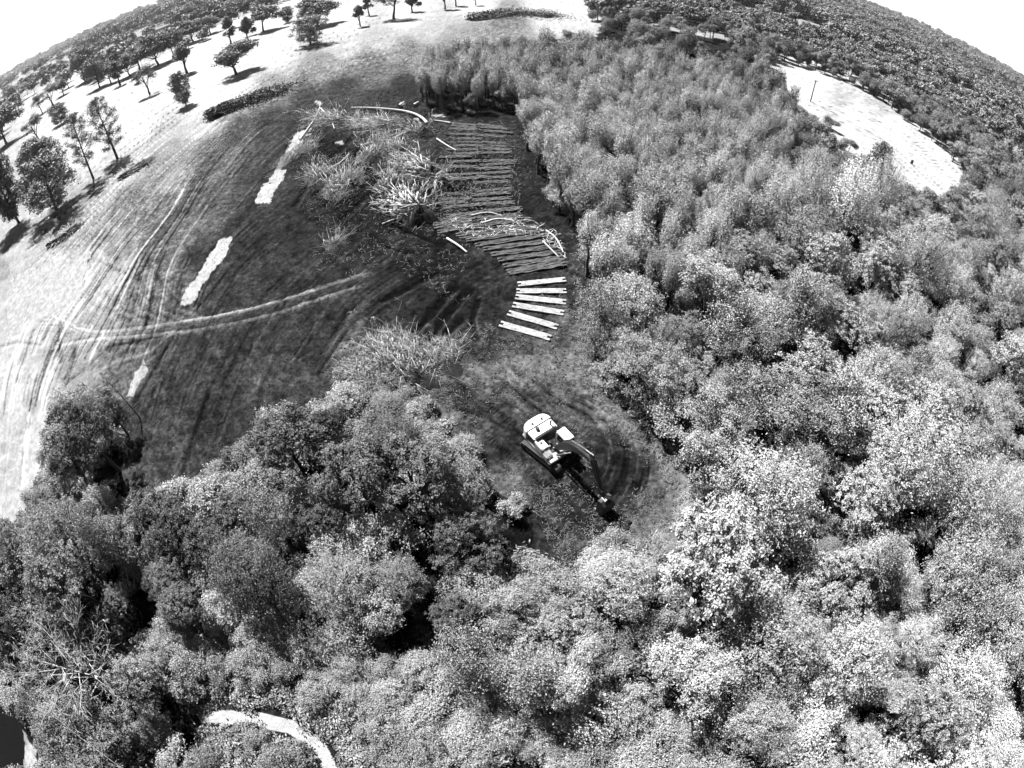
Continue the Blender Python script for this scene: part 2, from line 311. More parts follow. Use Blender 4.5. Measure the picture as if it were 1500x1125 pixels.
for P in ([(600,492),(625,468),(650,438),(668,420)], [(625,500),(648,470),(672,440),(690,425)], [(654,488),(675,470)], [(700,440),(690,470),(700,495)],
          [(560,440),(600,420),(640,400)], [(445,270),(470,245),(500,215),(530,185)], [(460,285),(495,250),(530,215),(556,185)], [(475,300),(520,268),(548,240)], [(500,320),(540,285),(560,262)],
          [(575,330),(610,345),(650,362)], [(540,345),(560,360),(600,372)], [(430,300),(455,262),(480,232)]):
    pstroke(P, 1.0, -34, -.28, rag=.7, seed=len(P)); pstroke([(a + 6, b + 5) for a, b in P], .5, 34, .12, rag=.8)
pstroke([(230,185),(262,163),(300,138),(345,108),(400,78),(450,58),(500,44),(560,30),(640,20),(760,8)], 1.0, 35, .05, rag=.2)   # pale path through the pasture
pstroke([(190,205),(215,198),(232,184)], 1.2, -60, -.1); pstroke([(60,330),(110,298),(160,262),(205,228),(240,182)], .5, -55, -.08)
pstroke([(0,372),(25,352),(60,332)], .8, -70, -.1)
# sweeps the bucket has raked round the machine
ex, ey = 3.45, 26.0
for k in range(46):
    r0 = rng.uniform(5.5, 11.5); a0 = rng.uniform(-1.2, .9); a1 = a0 + rng.uniform(.3, .9)
    A = np.linspace(a0, a1, 10); stroke(np.c_[ex + r0 * np.cos(A), ey + r0 * np.sin(A)], rng.uniform(.12, .3), rng.choice([-42, 40]), rng.choice([-.06, .05]), rag=.8, seed=k)
for k in range(14):
    stroke(np.c_[np.linspace(-9.5, -3 + .2*k, 5), np.linspace(33 + .12*k, 29 + .35*k, 5)], .2, -22, -.04, seed=k)
# cleat prints left by the tracks
for (cx, cy, hx, hy, n) in ((-4.4, 33.5, .72, -.69, 20), (-6.2, 31.7, .72, -.69, 20), (-2.2, 27.6, .72, -.69, 26), (5.2, 22.4, .72, -.69, 10), (2.6, 22.9, .72, -.69, 10), (9.8, 28.8, .98, .1, 14), (10.6, 22.5, .9, -.35, 10)):
    for k in range(n):
        bx, by = cx + hx * k * .34, cy + hy * k * .34
        stroke([(bx + hy * .3, by - hx * .3), (bx - hy * .3, by + hx * .3)], .13, -42, -.05, rag=.2, seed=k)
# bare bright sand strips in the mud
def blotch(poly, tone, rag=12, dz=0.0):
    a = inpoly(GU + wx * rag / 26 + (n2 - .5) * 7, GV + wy * rag / 26 + (n1 - .5) * 6, poly) & (GY > -30)
    TONE[a] = tone * (1 + (n2[a] - .5) * .35 + (n4[a] - .5) * .4); DZ[a] = DZ[a] * .3 + dz
blotch([(372,298),(378,282),(402,250),(420,222),(442,190),(456,190),(440,215),(420,250),(402,278),(394,298)], 252)
blotch([(264,446),(272,420),(290,405),(300,378),(322,352),(345,348),(332,368),(318,395),(300,415),(284,440)], 252)
blotch([(184,582),(190,565),(203,535),(208,528),(214,545),(206,560),(194,580)], 235)
blotch([(10,455),(20,410),(70,385),(130,375),(140,395),(95,440),(70,470),(30,472)], 240, 40); blotch([(10,740),(30,712),(48,690),(52,735),(20,770)], 250, 14)
for (a, b, s) in ((466,151,7),(497,206,6),(568,233,5),(455,208,5),(640,168,8),(655,172,7),(690,165,9),(740,322,10),(545,465,4),(700,318,9),(760,337,8),(590,152,6),(610,172,6)):
    blotch([(a - s, b), (a - s*.3, b - s*.35), (a + s, b - s*.3), (a + s*.6, b + s*.35)], 225, 5)
TR = inpoly(GU + wx * .5, GV + wy * .5, [(292,1046),(380,1040),(430,1053),(472,1090),(500,1135),(474,1135),(455,1100),(420,1070),(375,1058),(300,1060)]); TONE[TR] = 275
# river bed
riv = inpoly(GU + wx * .3, GV + wy * .3, [(-400,900),(-80,960),(8,1015),(30,1058),(36,1092),(34,1140),(60,1300),(-400,1300)]) & (GY < 12) & (GX < 0)
DZ[riv] = -1.6; TONE[riv] = 60
blotch([(36,1082),(46,1092),(56,1090),(50,1110),(50,1135),(38,1135)], 250, 5)
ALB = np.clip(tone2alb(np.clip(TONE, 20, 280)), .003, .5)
DZ = DZ * np.clip(1.2 - RR / 500, 0, 1)
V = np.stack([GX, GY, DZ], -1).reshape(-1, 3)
idx = np.arange(NR * NA).reshape(NR, NA); nx = np.roll(idx, -1, 1)
Q = np.stack([idx[:-1], idx[1:], nx[1:], nx[:-1]], -1).reshape(-1, 4)
Q = np.concatenate([Q, np.stack([idx[0], nx[0], nx[1], idx[1]], -1)[:0]])
m, t, b = new_mat('land'); b.inputs['Roughness'].default_value = .9; b.inputs['Specular IOR Level'].default_value = .01
a = t.nodes.new('ShaderNodeAttribute'); a.attribute_name = 'albedo'
tc = t.nodes.new('ShaderNodeTexCoord'); nA = t.nodes.new('ShaderNodeTexNoise'); nA.inputs['Scale'].default_value = 2.2; nA.inputs['Detail'].default_value = 8; nA.inputs['Roughness'].default_value = .82
t.links.new(tc.outputs['Object'], nA.inputs['Vector'])
r = t.nodes.new('ShaderNodeMapRange'); r.inputs['From Min'].default_value = .3; r.inputs['From Max'].default_value = .7; r.inputs['To Min'].default_value = .1; r.inputs['To Max'].default_value = 2.3
t.links.new(nA.outputs['Fac'], r.inputs['Value']); mu = t.nodes.new('ShaderNodeMath'); mu.operation = 'MULTIPLY'; mu.use_clamp = True
def lerp_one(src):
    """the grit shows on bare mud and fades on dry grass"""
    w_ = t.nodes.new('ShaderNodeMapRange'); w_.inputs['From Min'].default_value = .05; w_.inputs['From Max'].default_value = .22; w_.inputs['To Min'].default_value = 1.0; w_.inputs['To Max'].default_value = .07
    t.links.new(a.outputs['Fac'], w_.inputs['Value']); x_ = t.nodes.new('ShaderNodeMix'); x_.inputs[2].default_value = 1.0
    t.links.new(w_.outputs[0], x_.inputs[0]); t.links.new(src, x_.inputs[3]); return x_.outputs[0]
t.links.new(a.outputs['Fac'], mu.inputs[0]); t.links.new(lerp_one(r.outputs[0]), mu.inputs[1]); nB = t.nodes.new('ShaderNodeTexNoise'); nB.inputs['Scale'].default_value = .75; nB.inputs['Detail'].default_value = 5; nB.inputs['Roughness'].default_value = .7; t.links.new(tc.outputs['Object'], nB.inputs['Vector'])
r2 = t.nodes.new('ShaderNodeMapRange'); r2.inputs['From Min'].default_value = .35; r2.inputs['From Max'].default_value = .68; r2.inputs['To Min'].default_value = .45; r2.inputs['To Max'].default_value = 1.6
t.links.new(nB.outputs['Fac'], r2.inputs['Value']); m2 = t.nodes.new('ShaderNodeMath'); m2.operation = 'MULTIPLY'; m2.use_clamp = True
t.links.new(mu.outputs[0], m2.inputs[0]); t.links.new(lerp_one(r2.outputs[0]), m2.inputs[1]); t.links.new(m2.outputs[0], b.inputs['Base Color'])
bp = t.nodes.new('ShaderNodeBump'); bp.inputs['Strength'].default_value = .9; bp.inputs['Distance'].default_value = .2
t.links.new(nA.outputs['Fac'], bp.inputs['Height']); t.links.new(bp.outputs[0], b.inputs['Normal'])
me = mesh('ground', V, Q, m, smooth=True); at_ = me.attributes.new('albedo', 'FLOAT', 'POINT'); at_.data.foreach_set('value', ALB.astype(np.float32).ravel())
tag(link('ground', me), kind='structure')
def ground_z(x, y):
    i = np.clip(int(round((math.atan(math.hypot(x, y) / H) - ANG[0]) / STEP)), 0, NR - 1); return float(DZ[i, int(round(np.interp(math.atan2(x, y), AZ, azi)))])
# river water
m, t, b = new_mat('water'); b.inputs['Roughness'].default_value = .12; b.inputs['Base Color'].default_value = grey(.005); b.inputs['Specular IOR Level'].default_value = .22
nw = t.nodes.new('ShaderNodeTexNoise'); nw.inputs['Scale'].default_value = 1.5; nw.inputs['Detail'].default_value = 4; bp = t.nodes.new('ShaderNodeBump'); bp.inputs['Strength'].default_value = .25
tcw = t.nodes.new('ShaderNodeTexCoord'); t.links.new(tcw.outputs['Object'], nw.inputs['Vector']); t.links.new(nw.outputs['Fac'], bp.inputs['Height']); t.links.new(bp.outputs[0], b.inputs['Normal'])
wp = [(-140, 60), (-40, 20), (-30, -20), (-60, -120), (-200, -120)]
gxs = np.linspace(-160, -30, 40); gys = np.linspace(-120, 30, 40); XX, YY = np.meshgrid(gxs, gys)
Vw = np.stack([XX, YY, np.full(XX.shape, -.75)], -1).reshape(-1, 3); ii = np.arange(1600).reshape(40, 40)
tag(link('river_water', mesh('river_water', Vw, np.stack([ii[:-1,:-1], ii[:-1,1:], ii[1:,1:], ii[1:,:-1]], -1).reshape(-1, 4), m, smooth=True)), kind='structure')

# ------------------------------------------------------------------ trees
def unit(a): return a / (np.linalg.norm(a, axis=-1, keepdims=True) + 1e-9)
def crown(R, Hc, z0, nl, ncl, per, leaf, top=.25, flat=1.0, sag=.0, shape='round', clump=.26):
    """lobes on an ellipsoid (radius R, height Hc, base z0); leaf clumps on the lobes' shells; diamond leaves in each clump"""
    d = unit(rng.normal(size=(nl * 3, 3))); d = d[d[:, 2] > -.45][:nl]; nl = len(d)
    rad = rng.uniform(.35, 1.0, nl)[:, None]; c = d * rad * np.array([R, R, Hc / 2]); c[:, 2] += z0 + Hc * .5
    if shape == 'cone':
        h = (c[:, 2] - z0) / Hc; c[:, :2] *= (1.35 - 1.1 * h)[:, None]
    if shape == 'vase':
        h = (c[:, 2] - z0) / Hc; c[:, :2] *= (.45 + .85 * h)[:, None]
    lr = R * rng.uniform(.3, .54, nl) * (1.25 - .55 * rad[:, 0])
    if shape in ('cone', 'vase'): lr *= .8
    ncl = int(ncl); li = rng.integers(0, nl, ncl); cd = unit(rng.normal(size=(ncl, 3)) + [0, 0, top]); low = cd[:, 2] < -.35; cd[low, 2] *= -.6
    cc = c[li] + cd * (lr[li] * rng.uniform(.6, 1.25, ncl))[:, None] * [1, 1, flat * min(1.2, Hc / (2 * R))]
    inside = (np.linalg.norm((cc - [0, 0, z0 + Hc * .45]) / [R, R, Hc / 2], axis=1) < .45); cc = cc[~inside]; cd = cd[~inside]; n = len(cc)
    k = np.repeat(np.arange(n), per); off = rng.normal(size=(n * per, 3)) * clump * [1, 1, .7]; P = cc[k] + off
    P[:, 2] -= sag * np.abs(rng.normal(size=len(P)))
    nr = unit(cd[k] * .8 + rng.normal(size=P.shape) * .5 + [0, 0, .45]); L = leaf * rng.uniform(.6, 1.25, len(P))
    V, Q = leaves(P, nr, L, L * .5); tone = np.clip(rng.normal(.5, .22, len(P)) + (rng.random(n)[k] - .5) * .5, 0, 1)
    return V, Q, tone, cc
def spray_crown(R, Hc, z0, ns, per, leaf, vase=0.0, droop=.0, up=.45, w=.13):
    """feathery crown: leafy sprays running outward and upward to an uneven envelope"""
    d = unit(rng.normal(size=(ns, 3)) + [0, 0, .45]); d[:, 2] = np.abs(d[:, 2]) * np.where(rng.random(ns) < .2, -.4, 1)
    K = unit(rng.normal(size=(7, 3))); amp = rng.uniform(-.25, .45, 7); env = 1 + (np.exp(-(1 - d @ K.T) * 6) * amp).sum(1) + rng.normal(size=ns) * .09
    E = d * env[:, None] * np.array([R, R, Hc * .55]); E[:, 2] += z0 + Hc * .45; 
    if vase: E[:, :2] *= (1 - vase + vase * 1.5 * np.clip((E[:, 2] - z0) / Hc, 0, 1))[:, None]
    S = E * [.35, .35, 1]; S[:, 2] = z0 + (E[:, 2] - z0) * .45 - up; k = np.repeat(np.arange(ns), per); t = rng.beta(2.2, 1.1, len(k))[:, None]; t = np.clip(t, .25, 1)
    P = S[k] + (E - S)[k] * t + rng.normal(size=(len(k), 3)) * w * (1.5 - t * .6); P[:, 2] += .25 * R * np.sin(t[:, 0] * math.pi) * .4 - droop * t[:, 0] ** 3
    nr = unit(d[k] * .6 + rng.normal(size=P.shape) * .5 + [0, 0, .5]); L = leaf * rng.uniform(.6, 1.3, len(P)); V, Q = leaves(P, nr, L, L * .42)
    return V, Q, np.clip(rng.normal(.5, .2, len(P)) + (rng.random(ns)[k] - .5) * .6, 0, 1), E
def limbs(R, z0, Hc, r0, targets, n=6, lean=.15):
    """trunk with limbs reaching into the crown"""
    P0, P1, A, B = [], [], [], []
    pts = [np.array([0, 0, -.3])]; nseg = 6; ztop = z0 + Hc * .6; w = rng.normal(size=2) * lean
    for i in range(1, nseg + 1):
        f = i / nseg; pts.append(np.array([w[0] * f * 2 + rng.normal() * .08, w[1] * f * 2 + rng.normal() * .08, -.3 + (ztop + .3) * f]))
    for i in range(nseg):
        f0, f1 = i / nseg, (i + 1) / nseg; P0.append(pts[i]); P1.append(pts[i+1]); A.append(r0 * (1.25 if i == 0 else 1) * (1 - .75 * f0)); B.append(r0 * (1 - .75 * f1))
    T = targets[rng.permutation(len(targets))[:n]]
    for tt in T:
        f = rng.uniform(.35, .95); i = min(nseg - 1, int(f * nseg)); s = pts[i] + (pts[i+1] - pts[i]) * (f * nseg - i); r = r0 * (1 - .75 * f) * .6
        m1 = s + (tt - s) * .45 + rng.normal(size=3) * .15 + [0, 0, .2]; m2 = s + (tt - s) * .8 + rng.normal(size=3) * .15
        for a, b_, ra, rb in ((s, m1, r, r * .65), (m1, m2, r * .65, r * .4), (m2, tt, r * .4, r * .12)): P0.append(a); P1.append(b_); A.append(ra); B.append(rb)
    return prisms(P0, P1, np.array(A), np.array(B), 6)
TWK = 1.0
def twigs(R, Hc, z0, r0, nb=26, kids=9, shape=1.0):
    """bare crown: trunk to the top, upswept branches, fine twigs"""
    P0, P1, A, B = [], [], [], []; n = 8; top = z0 + Hc; w = rng.normal(size=2) * .3; X = [np.array([w[0] * (i / n) ** 2 * 2, w[1] * (i / n) ** 2 * 2, -.3 + (top * .97 + .3) * i / n]) for i in range(n + 1)]
    for i in range(n): P0.append(X[i]); P1.append(X[i+1]); A.append(r0 * (1 - .9 * i / n)); B.append(r0 * (1 - .9 * (i + 1) / n))
    tips = []
    for k in range(nb):
        f = z0 / top * .8 + (1 - z0 / top * .8) * (k + .5) / nb; i = min(n - 1, int(f * n)); s = X[i] + (X[i+1] - X[i]) * (f * n - i); az = k * 2.4 + rng.normal() * .3
        q = (f * top - z0 * .8) / (top - z0 * .8); ln = R * (math.sin(math.pi * min(1, .12 + q * .85)) ** .7 + .1) * rng.uniform(.8, 1.1)
        d = np.array([math.cos(az), math.sin(az), .55 * shape + q * .5]); d /= np.linalg.norm(d); e = s + d * ln; e[2] += .1 * ln; m1 = s + d * ln * .5
        r = r0 * .33 * (1 - .6 * q)
        for a, b_, ra, rb in ((s, m1, r, r * .6), (m1, e, r * .6, r * .2)): P0.append(a); P1.append(b_); A.append(ra); B.append(rb)
        for j in range(kids):
            g_ = rng.uniform(.25, 1); b0 = s + (e - s) * g_; dd = unit(d + rng.normal(size=3) * .6 + [0, 0, .25]); b1 = b0 + dd * ln * rng.uniform(.18, .4)
            P0.append(b0); P1.append(b1); A.append(r * (.3 if TWK == 1 else .2)); B.append(r * .08); tips.append(b1)
            for q2 in range(3):
                c0 = b0 + (b1 - b0) * rng.uniform(.3, 1); c1 = c0 + unit(dd + rng.normal(size=3) * .8) * ln * .13; P0.append(c0); P1.append(c1); A.append(.045 * TWK); B.append(.02 * TWK); tips.append(c1)
    V, Q = prisms(P0, P1, np.array(A), np.array(B), 4); return V, Q, np.array(tips)
PROTO = {}
def proto(kind, i, R, h, cz, nl, ncl, per, leaf, bark=M_BARK, **k):
    z0 = h * cz; Hc = h - z0; V, Q, t, cc = crown(R, Hc, z0, nl, ncl, per, leaf, **k) if nl else spray_crown(R, Hc, z0, ncl, per, leaf, **k)
    vt, qt = limbs(R, z0, Hc, (.042 if kind in ('oak', 'conic') else .03) * h, cc, 9 if kind != 'sapling' else 4)
    PROTO.setdefault(kind, []).append((mesh(kind + '_crown', V, Q, M_LEAF, t), mesh(kind + '_trunk', vt, qt, bark, smooth=True), R, h))
for i in range(5): proto('broad', i, rng.uniform(3.3, 4.0), rng.uniform(8, 11), .18, 9 + 3 * i, 430, 42, .098, clump=.21)
for i in range(3): proto('broad', i, rng.uniform(3.2, 3.8), rng.uniform(8.5, 11), .15, 0, 320, 52, .098, w=.19)
for i in range(5): proto('rosette', i, rng.uniform(3.3, 3.9), rng.uniform(8.5, 11), .15, 13 + 2 * i, 640, 26, .105, clump=.13)
for i in range(5): proto('fluffy', i, 3.2, rng.uniform(7.0, 9.5), .12, 0, 500, 36, .095, w=.14)
for i in range(4): proto('shrub', i, 2.1, 3.4, .03, 9 if i < 2 else 0, 330, 30, .095, **({'clump': .24} if i < 2 else {'w': .14}))
for i in range(7): proto('sapling', i, rng.uniform(1.5, 2.0), rng.uniform(9, 12), .30, 0, 190, 30, .10, vase=.45, w=.17)
for i in range(3): proto('oak', i, 4.8, 7.8, .13, 16, 560, 20, .26, clump=.38)
for i in range(3): proto('conic', i, 2.9, 9, .07, 16, 460, 20, .24, shape='cone', clump=.28)
def bare_proto(kind, R, h, cz, r0, nl, leafy, shape=1.0, lf=.12, nb=26):
    lf *= 1.35
    V, Q, tips = twigs(R, h * (1 - cz), h * cz, r0, nb=nb, kids=10, shape=shape)
    tr = mesh(kind + '_trunk', V, Q, M_BARK)
    P = tips[rng.integers(0, len(tips), leafy)] + rng.normal(size=(leafy, 3)) * .3; v2, q2 = leaves(P, rng.normal(size=P.shape), np.full(leafy, lf), np.full(leafy, lf * .45))
    PROTO.setdefault(kind, []).append((mesh(kind + '_crown', v2, q2, M_LEAF, rng.random(leafy)), tr, R, h))
bare_proto('slim', 3.6, 18, .28, .30, 0, 6500); bare_proto('slim', 3.2, 17, .22, .3, 0, 6500); bare_proto('wide', 5.0, 10, .12, .36, 0, 9000, .7, .17, 38); bare_proto('wide', 5.2, 11, .1, .45, 0, 15000, .9, .17, 46)
bare_proto('small', 2.6, 7.5, .05, .14, 0, 5000, 1.3, .15, 26)
TWK = .45
bare_proto('twiggy', 2.6, 7.5, .08, .12, 0, 9000, 1.2, .065, 26); bare_proto('twiggy', 2.2, 8.5, .2, .12, 0, 8000, 1.0, .065, 24)
TWK = 1.0
def tree(kind, x, y, s, tone, label, cat='tree', group=None, name='tree', k=None, hs=1.0):
    L = PROTO[kind]; c, t, R, h = L[int(rng.integers(len(L))) if k is None else k % len(L)]
    o = empty(name, (x, y, ground_z(x, y)), rng.uniform(0, 6.28)); o.scale = (s * rng.uniform(.85, 1.18), s * rng.uniform(.85, 1.18), s * hs * rng.uniform(.92, 1.1)); o.rotation_euler[0] = rng.normal() * .03; o.rotation_euler[1] = rng.normal() * .03
    tag(o, label, cat, group); a = link('crown', c, o); a.color = (tone, tone, tone, 1); link('trunk', t, o); return o

placed = []      # x, y, radius
def dist_px(x, y): return math.sqrt(x * x + y * y + H * H)
def crown_at(px, py, h, f=.6): return at(px, py, h * f)
# named single trees of the pasture: foot in the photograph, height and width seen there
MEADOW = [
 (28,327,75,50,'wide',.5,'tall dense twiggy tree at the left edge with a black oval shadow',1),(83,307,62,72,'wide',.75,'broad twiggy tree with a low round crown, second from the left edge',0),
 (137,262,84,42,'slim',.6,'slim nearly bare tree with a single leaning trunk on the field edge',0),(172,232,80,50,'slim',.6,'tall thin tree with upright trunks at the field edge, right of the slim bare tree',1),
 (62,245,40,56,'oak',.75,'spreading grey tree with a long flat shadow, above the two twiggy trees',0),(57,206,34,30,'broad',.55,'small round dark tree alone on the white pasture at far left',0),
 (90,181,26,28,'small',.9,'small pale rounded tree right of the small round dark tree',0),(10,211,48,60,'oak',.7,'wide spreading tree cut by the left edge of the photo',1),
 (220,138,42,34,'broad',.5,'round dark tree with a black shadow on the white slope',1),(273,155,40,30,'small',.9,'pale thin bush tree touching the pasture path',0),
 (274,107,44,32,'conic',.6,'dark conical tree left of the spreading oak',0),(347,109,42,60,'oak',.65,'lone spreading oak with branching crown beside the pasture path',2),
 (339,68,36,20,'conic',.4,'small dark pointed tree, left one of the pointed pair',1),(364,60,36,22,'conic',.4,'small dark pointed tree, right one of the pointed pair',2),
 (386,46,38,46,'oak',.6,'big round grey bush tree directly behind the pointed pair',1),(455,66,34,48,'wide',.95,'pale loose tree with drooping twigs on the upper pasture',0),
 (466,38,40,52,'oak',.55,'dark spreading tree behind the pale loose tree',0),(422,33,20,18,'small',.9,'very small thin tree between two groups on the upper pasture',0),
 (528,39,30,15,'conic',.5,'narrow pointed tree on the upper pasture left of the dark clump',0),(541,23,26,14,'conic',.5,'narrow pointed tree behind the other narrow one',1),
 (577,28,46,46,'broad',.45,'large black looking dense tree on the top edge of the pasture',2),(604,18,30,18,'conic',.5,'thin dark tree right of the dense black one',2),
 (652,14,34,22,'conic',.5,'dark tree with twin tops at the top edge of the photo',0),(668,9,30,16,'conic',.5,'slender dark tree beside the twin topped tree',1),(697,8,30,12,'conic',.5,'thin last tree at the top edge before the forest',2),
 (176,125,30,24,'conic',.4,'dark pointed tree at the front of the oak row',1),(125,119,42,40,'oak',.6,'dark oak at the left end of the oak row',2),(146,128,36,34,'oak',.65,'drooping oak second in the oak row',0),
 (205,103,32,40,'oak',.65,'oak with low arching limbs in the middle of the oak row',1),(232,96,40,50,'oak',.6,'large oak with a lit top near the right of the oak row',0),(255,86,40,40,'oak',.6,'oak at the right end of the oak row',1),
 (93,139,24,26,'oak',.6,'small oak above the bush, right of the three set apart',2),(78,155,26,26,'broad',.8,'rounded pale bush tree, middle of the three set apart',0),(62,166,26,22,'broad',.5,'dark dense bush, left of the three set apart',1),
 (163,122,30,30,'oak',.65,'oak between the drooping oak and the arching oak',2),(190,112,30,32,'oak',.6,'oak tucked behind the pointed tree in the oak row',0),(283,62,30,34,'oak',.55,'dark oak behind the oak row near the pale gap',0),
 (308,50,26,30,'oak',.7,'grey oak right of the pale gap in the upper wood',1),(30,150,24,30,'broad',.6,'dark round tree on the lower rim of the left wood',0)]
for (px, py, hp, wp_, kind, tone, lab, k) in MEADOW:
    x, y = at(px, py); D = dist_px(x, y); L = PROTO[kind]; c, t, R, h = L[k % len(L)]
    r_ = math.hypot(x, y); vis = math.cos(math.atan2(H, r_)); hm = hp / (F / D) / vis; wm = wp_ / (F / D); s = wm / (1.95 * R); hs = hm / (h * s)
    tree(kind, x, y, s, tone * 1.25, lab, 'tree', 'trees standing on the pasture', 'pasture_tree', k, hs); placed.append((x, y, wm / 2))
# named single trees and bushes of the forest: crown centre in the photograph
FOREST = [
 (128,640,'rosette',1.15,.38,'big dark tree standing in the left field, black on its lower right',0),(1240,318,'fluffy',1.15,3.2,'white blossoming tree with a black underside in the right wood',0),
 (905,852,'fluffy',.8,1.35,'pale round leafy tree just below the excavator bucket',1),(1219,180,'shrub',1.1,.7,'small round dark bush at the near rim of the right field',0),
 (1246,212,'shrub',1.1,.7,'dark low bush on the rim of the right field, below the round one',1),(1285,236,'small',1.1,.8,'spiky bush sticking up into the right field',0),
 (1255,965,'fluffy',1.15,1.5,'round fine leaved tree with black shade below it near the lower right corner',2),(1195,1075,'shrub',1.2,1.9,'bright bushy shrub on the bottom edge right of centre',1),
 (1340,670,'fluffy',1.35,1.45,'largest round pale tree near the right edge',0),(1010,985,'broad',.85,1.5,'broad pale tree with a deep black hollow at its lower right',1),
 (500,860,'fluffy',.75,.8,'rounded grey tree below the big dark canopy, left one of two',1),(585,850,'fluffy',.7,.8,'rounded grey tree below the big dark canopy, right one of two',2),
 (745,890,'broad',.65,1.1,'bright leafy tree below the black shade of the dark canopy',2),(945,530,'broad',.85,1.0,'dense tree on the clearing edge with a black hollow under it',3),
 (1040,635,'broad',.95,1.1,'tree right of the excavator with a dark cleft on its left',4),(1140,740,'fluffy',1.3,1.4,'wide pale tree in the middle of the right wood',1),
 (610,700,'rosette',1.05,.5,'largest crown of the dark canopy left of the excavator',5),(520,690,'rosette',1.05,.5,'second crown of the dark canopy, left of the largest',0),(420,650,'rosette',1.0,.5,'crown at the upper left rim of the dark canopy',1),
 (690,800,'rosette',.7,.4,'crown hidden in the black shade left of the clearing tip',2),(80,780,'fluffy',1.1,.7,'pale crown at the left edge beside the black gap',0),(90,850,'rosette',1.1,.65,'tree at the left edge above the dead tree',3),
 (205,1000,'rosette',.75,.9,'upright tree with a black shadow left of the bottom trail',4),(95,1060,'fluffy',1.1,.8,'grey tree along the water in the lower left corner',2),(60,950,'rosette',1.0,.5,'leafy tree left of the dead tree',5)]
def fits(x, y, R, k=.78):
    for (a, b_, r) in placed:
        dx = a - x; dy = b_ - y; m_ = (r + R) * k
        if dx * dx + dy * dy < m_ * m_: return False
    return True
for (px, py, kind, s, tone, lab, k) in FOREST:
    c, t, R, h = PROTO[kind][k % len(PROTO[kind])]; x, y = crown_at(px, py, h * s)
    tree(kind, x, y, s, tone, lab, 'bush' if kind in ('shrub', 'small') else 'tree', 'single trees of the forest', 'bush' if kind in ('shrub', 'small') else 'forest_tree', k, 1.45 if tone > 3 else 1.0); placed.append((x, y, R * s))
# dead tree, lower left
TWK = .4; Vd, Qd, tp = twigs(5.2, 5.2, 4.2, .22, nb=26, kids=16, shape=.5); TWK = 1.0; x, y = crown_at(128, 985, 9)
dt_ = tag(link('dead_tree', mesh('dead_tree', Vd, Qd, M_DEAD), None, (x, y, 0)), 'bare white dead tree spreading its branches in the lower left wood', 'dead tree'); placed.append((x, y, 2.5))
# the rest of the wood: dart throwing over the land, biggest first
cell = {}
def cfits(x, y, R, k):
    i, j = int(x // 6), int(y // 6)
    for a in range(i - 2, i + 3):
        for b_ in range(j - 2, j + 3):
            for (X, Y, r) in cell.get((a, b_), ()):
                m_ = (r + R) * k
                if (X - x) ** 2 + (Y - y) ** 2 < m_ * m_: return False
    return True
def cput(x, y, R): cell.setdefault((int(x // 6), int(y // 6)), []).append((x, y, R))
for p in placed: cput(*p)
def polar(n, rmax, rmin=0.5, az0=-125, az1=112):
    return [(r * math.sin(a), r * math.cos(a)) for r, a in zip(np.sqrt(rng.uniform(rmin ** 2, rmax ** 2, n)), np.radians(rng.uniform(az0, az1, n)))]
GAPS = [[(480,700),(540,690),(560,730),(500,745)],[(380,690),(420,700),(415,740),(375,730)],[(250,800),(290,830),(270,880),(235,850)],[(330,930),(370,950),(350,975),(320,960)],[(560,720),(640,760),(650,800),(600,800),(540,760)],[(330,830),(370,850),(360,880),(320,870)],[(440,760),(470,800),(450,830),(420,800)],[(1330,700),(1360,760),(1340,800),(1310,740)],[(880,890),(940,900),(930,930),(880,920)],[(1100,640),(1150,650),(1140,690),(1100,680)],[(120,650),(185,670),(195,735),(120,730)],[(880,560),(930,600),(985,650),(1010,650),(960,590),(905,540)],[(640,745),(720,720),(790,770),(770,820),(700,850),(620,890),(590,830)],[(165,835),(222,850),(232,960),(190,950),(140,890)],[(540,900),(640,885),(690,940),(640,980),(500,960)],[(1030,990),(1085,1000),(1070,1060),(1000,1050)],
 [(1240,1035),(1290,1055),(1265,1092),(1235,1080)],[(1425,515),(1470,540),(1460,600),(1430,590)],[(240,1035),(285,1065),(280,1130),(225,1110)],[(955,405),(1015,420),(1000,475),(950,460)],[(1135,385),(1200,500),(1180,520),(1120,480)],[(1130,500),(1210,520),(1190,560),(1130,540)],
 [(1360,940),(1400,930),(1420,970),(1380,985)],[(1040,265),(1090,285),(1080,330),(1035,310)],[(1210,330),(1270,335),(1265,375),(1215,370)],[(1340,815),(1400,800),(1390,860),(1350,870)]]
TRL = resample([(285,1052),(380,1047),(432,1060),(472,1090),(505,1140)], 6)
def off_trail(u, v, d): return bool((np.hypot(TRL[:, 0] - u, TRL[:, 1] - v) > d).all())
def in_gap(u, v): return any(bool(inpoly(u, v, g_)) for g_ in GAPS)
def clear(x, y, R, h):
    """True when tree fits: foot off the open ground, crown not hanging over what the photo shows open"""
    u, v = seen(x, y, 0); 
    if is_open(u, v): return False
    rp = R * F / dist_px(x, y) * .75; u, v = seen(x, y, h * .62); ut, vt = seen(x, y, h * .95)
    uu, vv = np.array([u, u - rp, u + rp, u, u, ut, ut - rp*.5, ut + rp*.5]), np.array([v, v, v, v - rp, v + rp, vt, vt, vt])
    if not off_trail(u, v, rp * 1.7 + 12): return False
    if R > 2.2 and inpoly(uu, vv, LOWCOVER).any(): return False
    return not is_open(uu, vv).any()
wood, sapl, shr = [], [], []
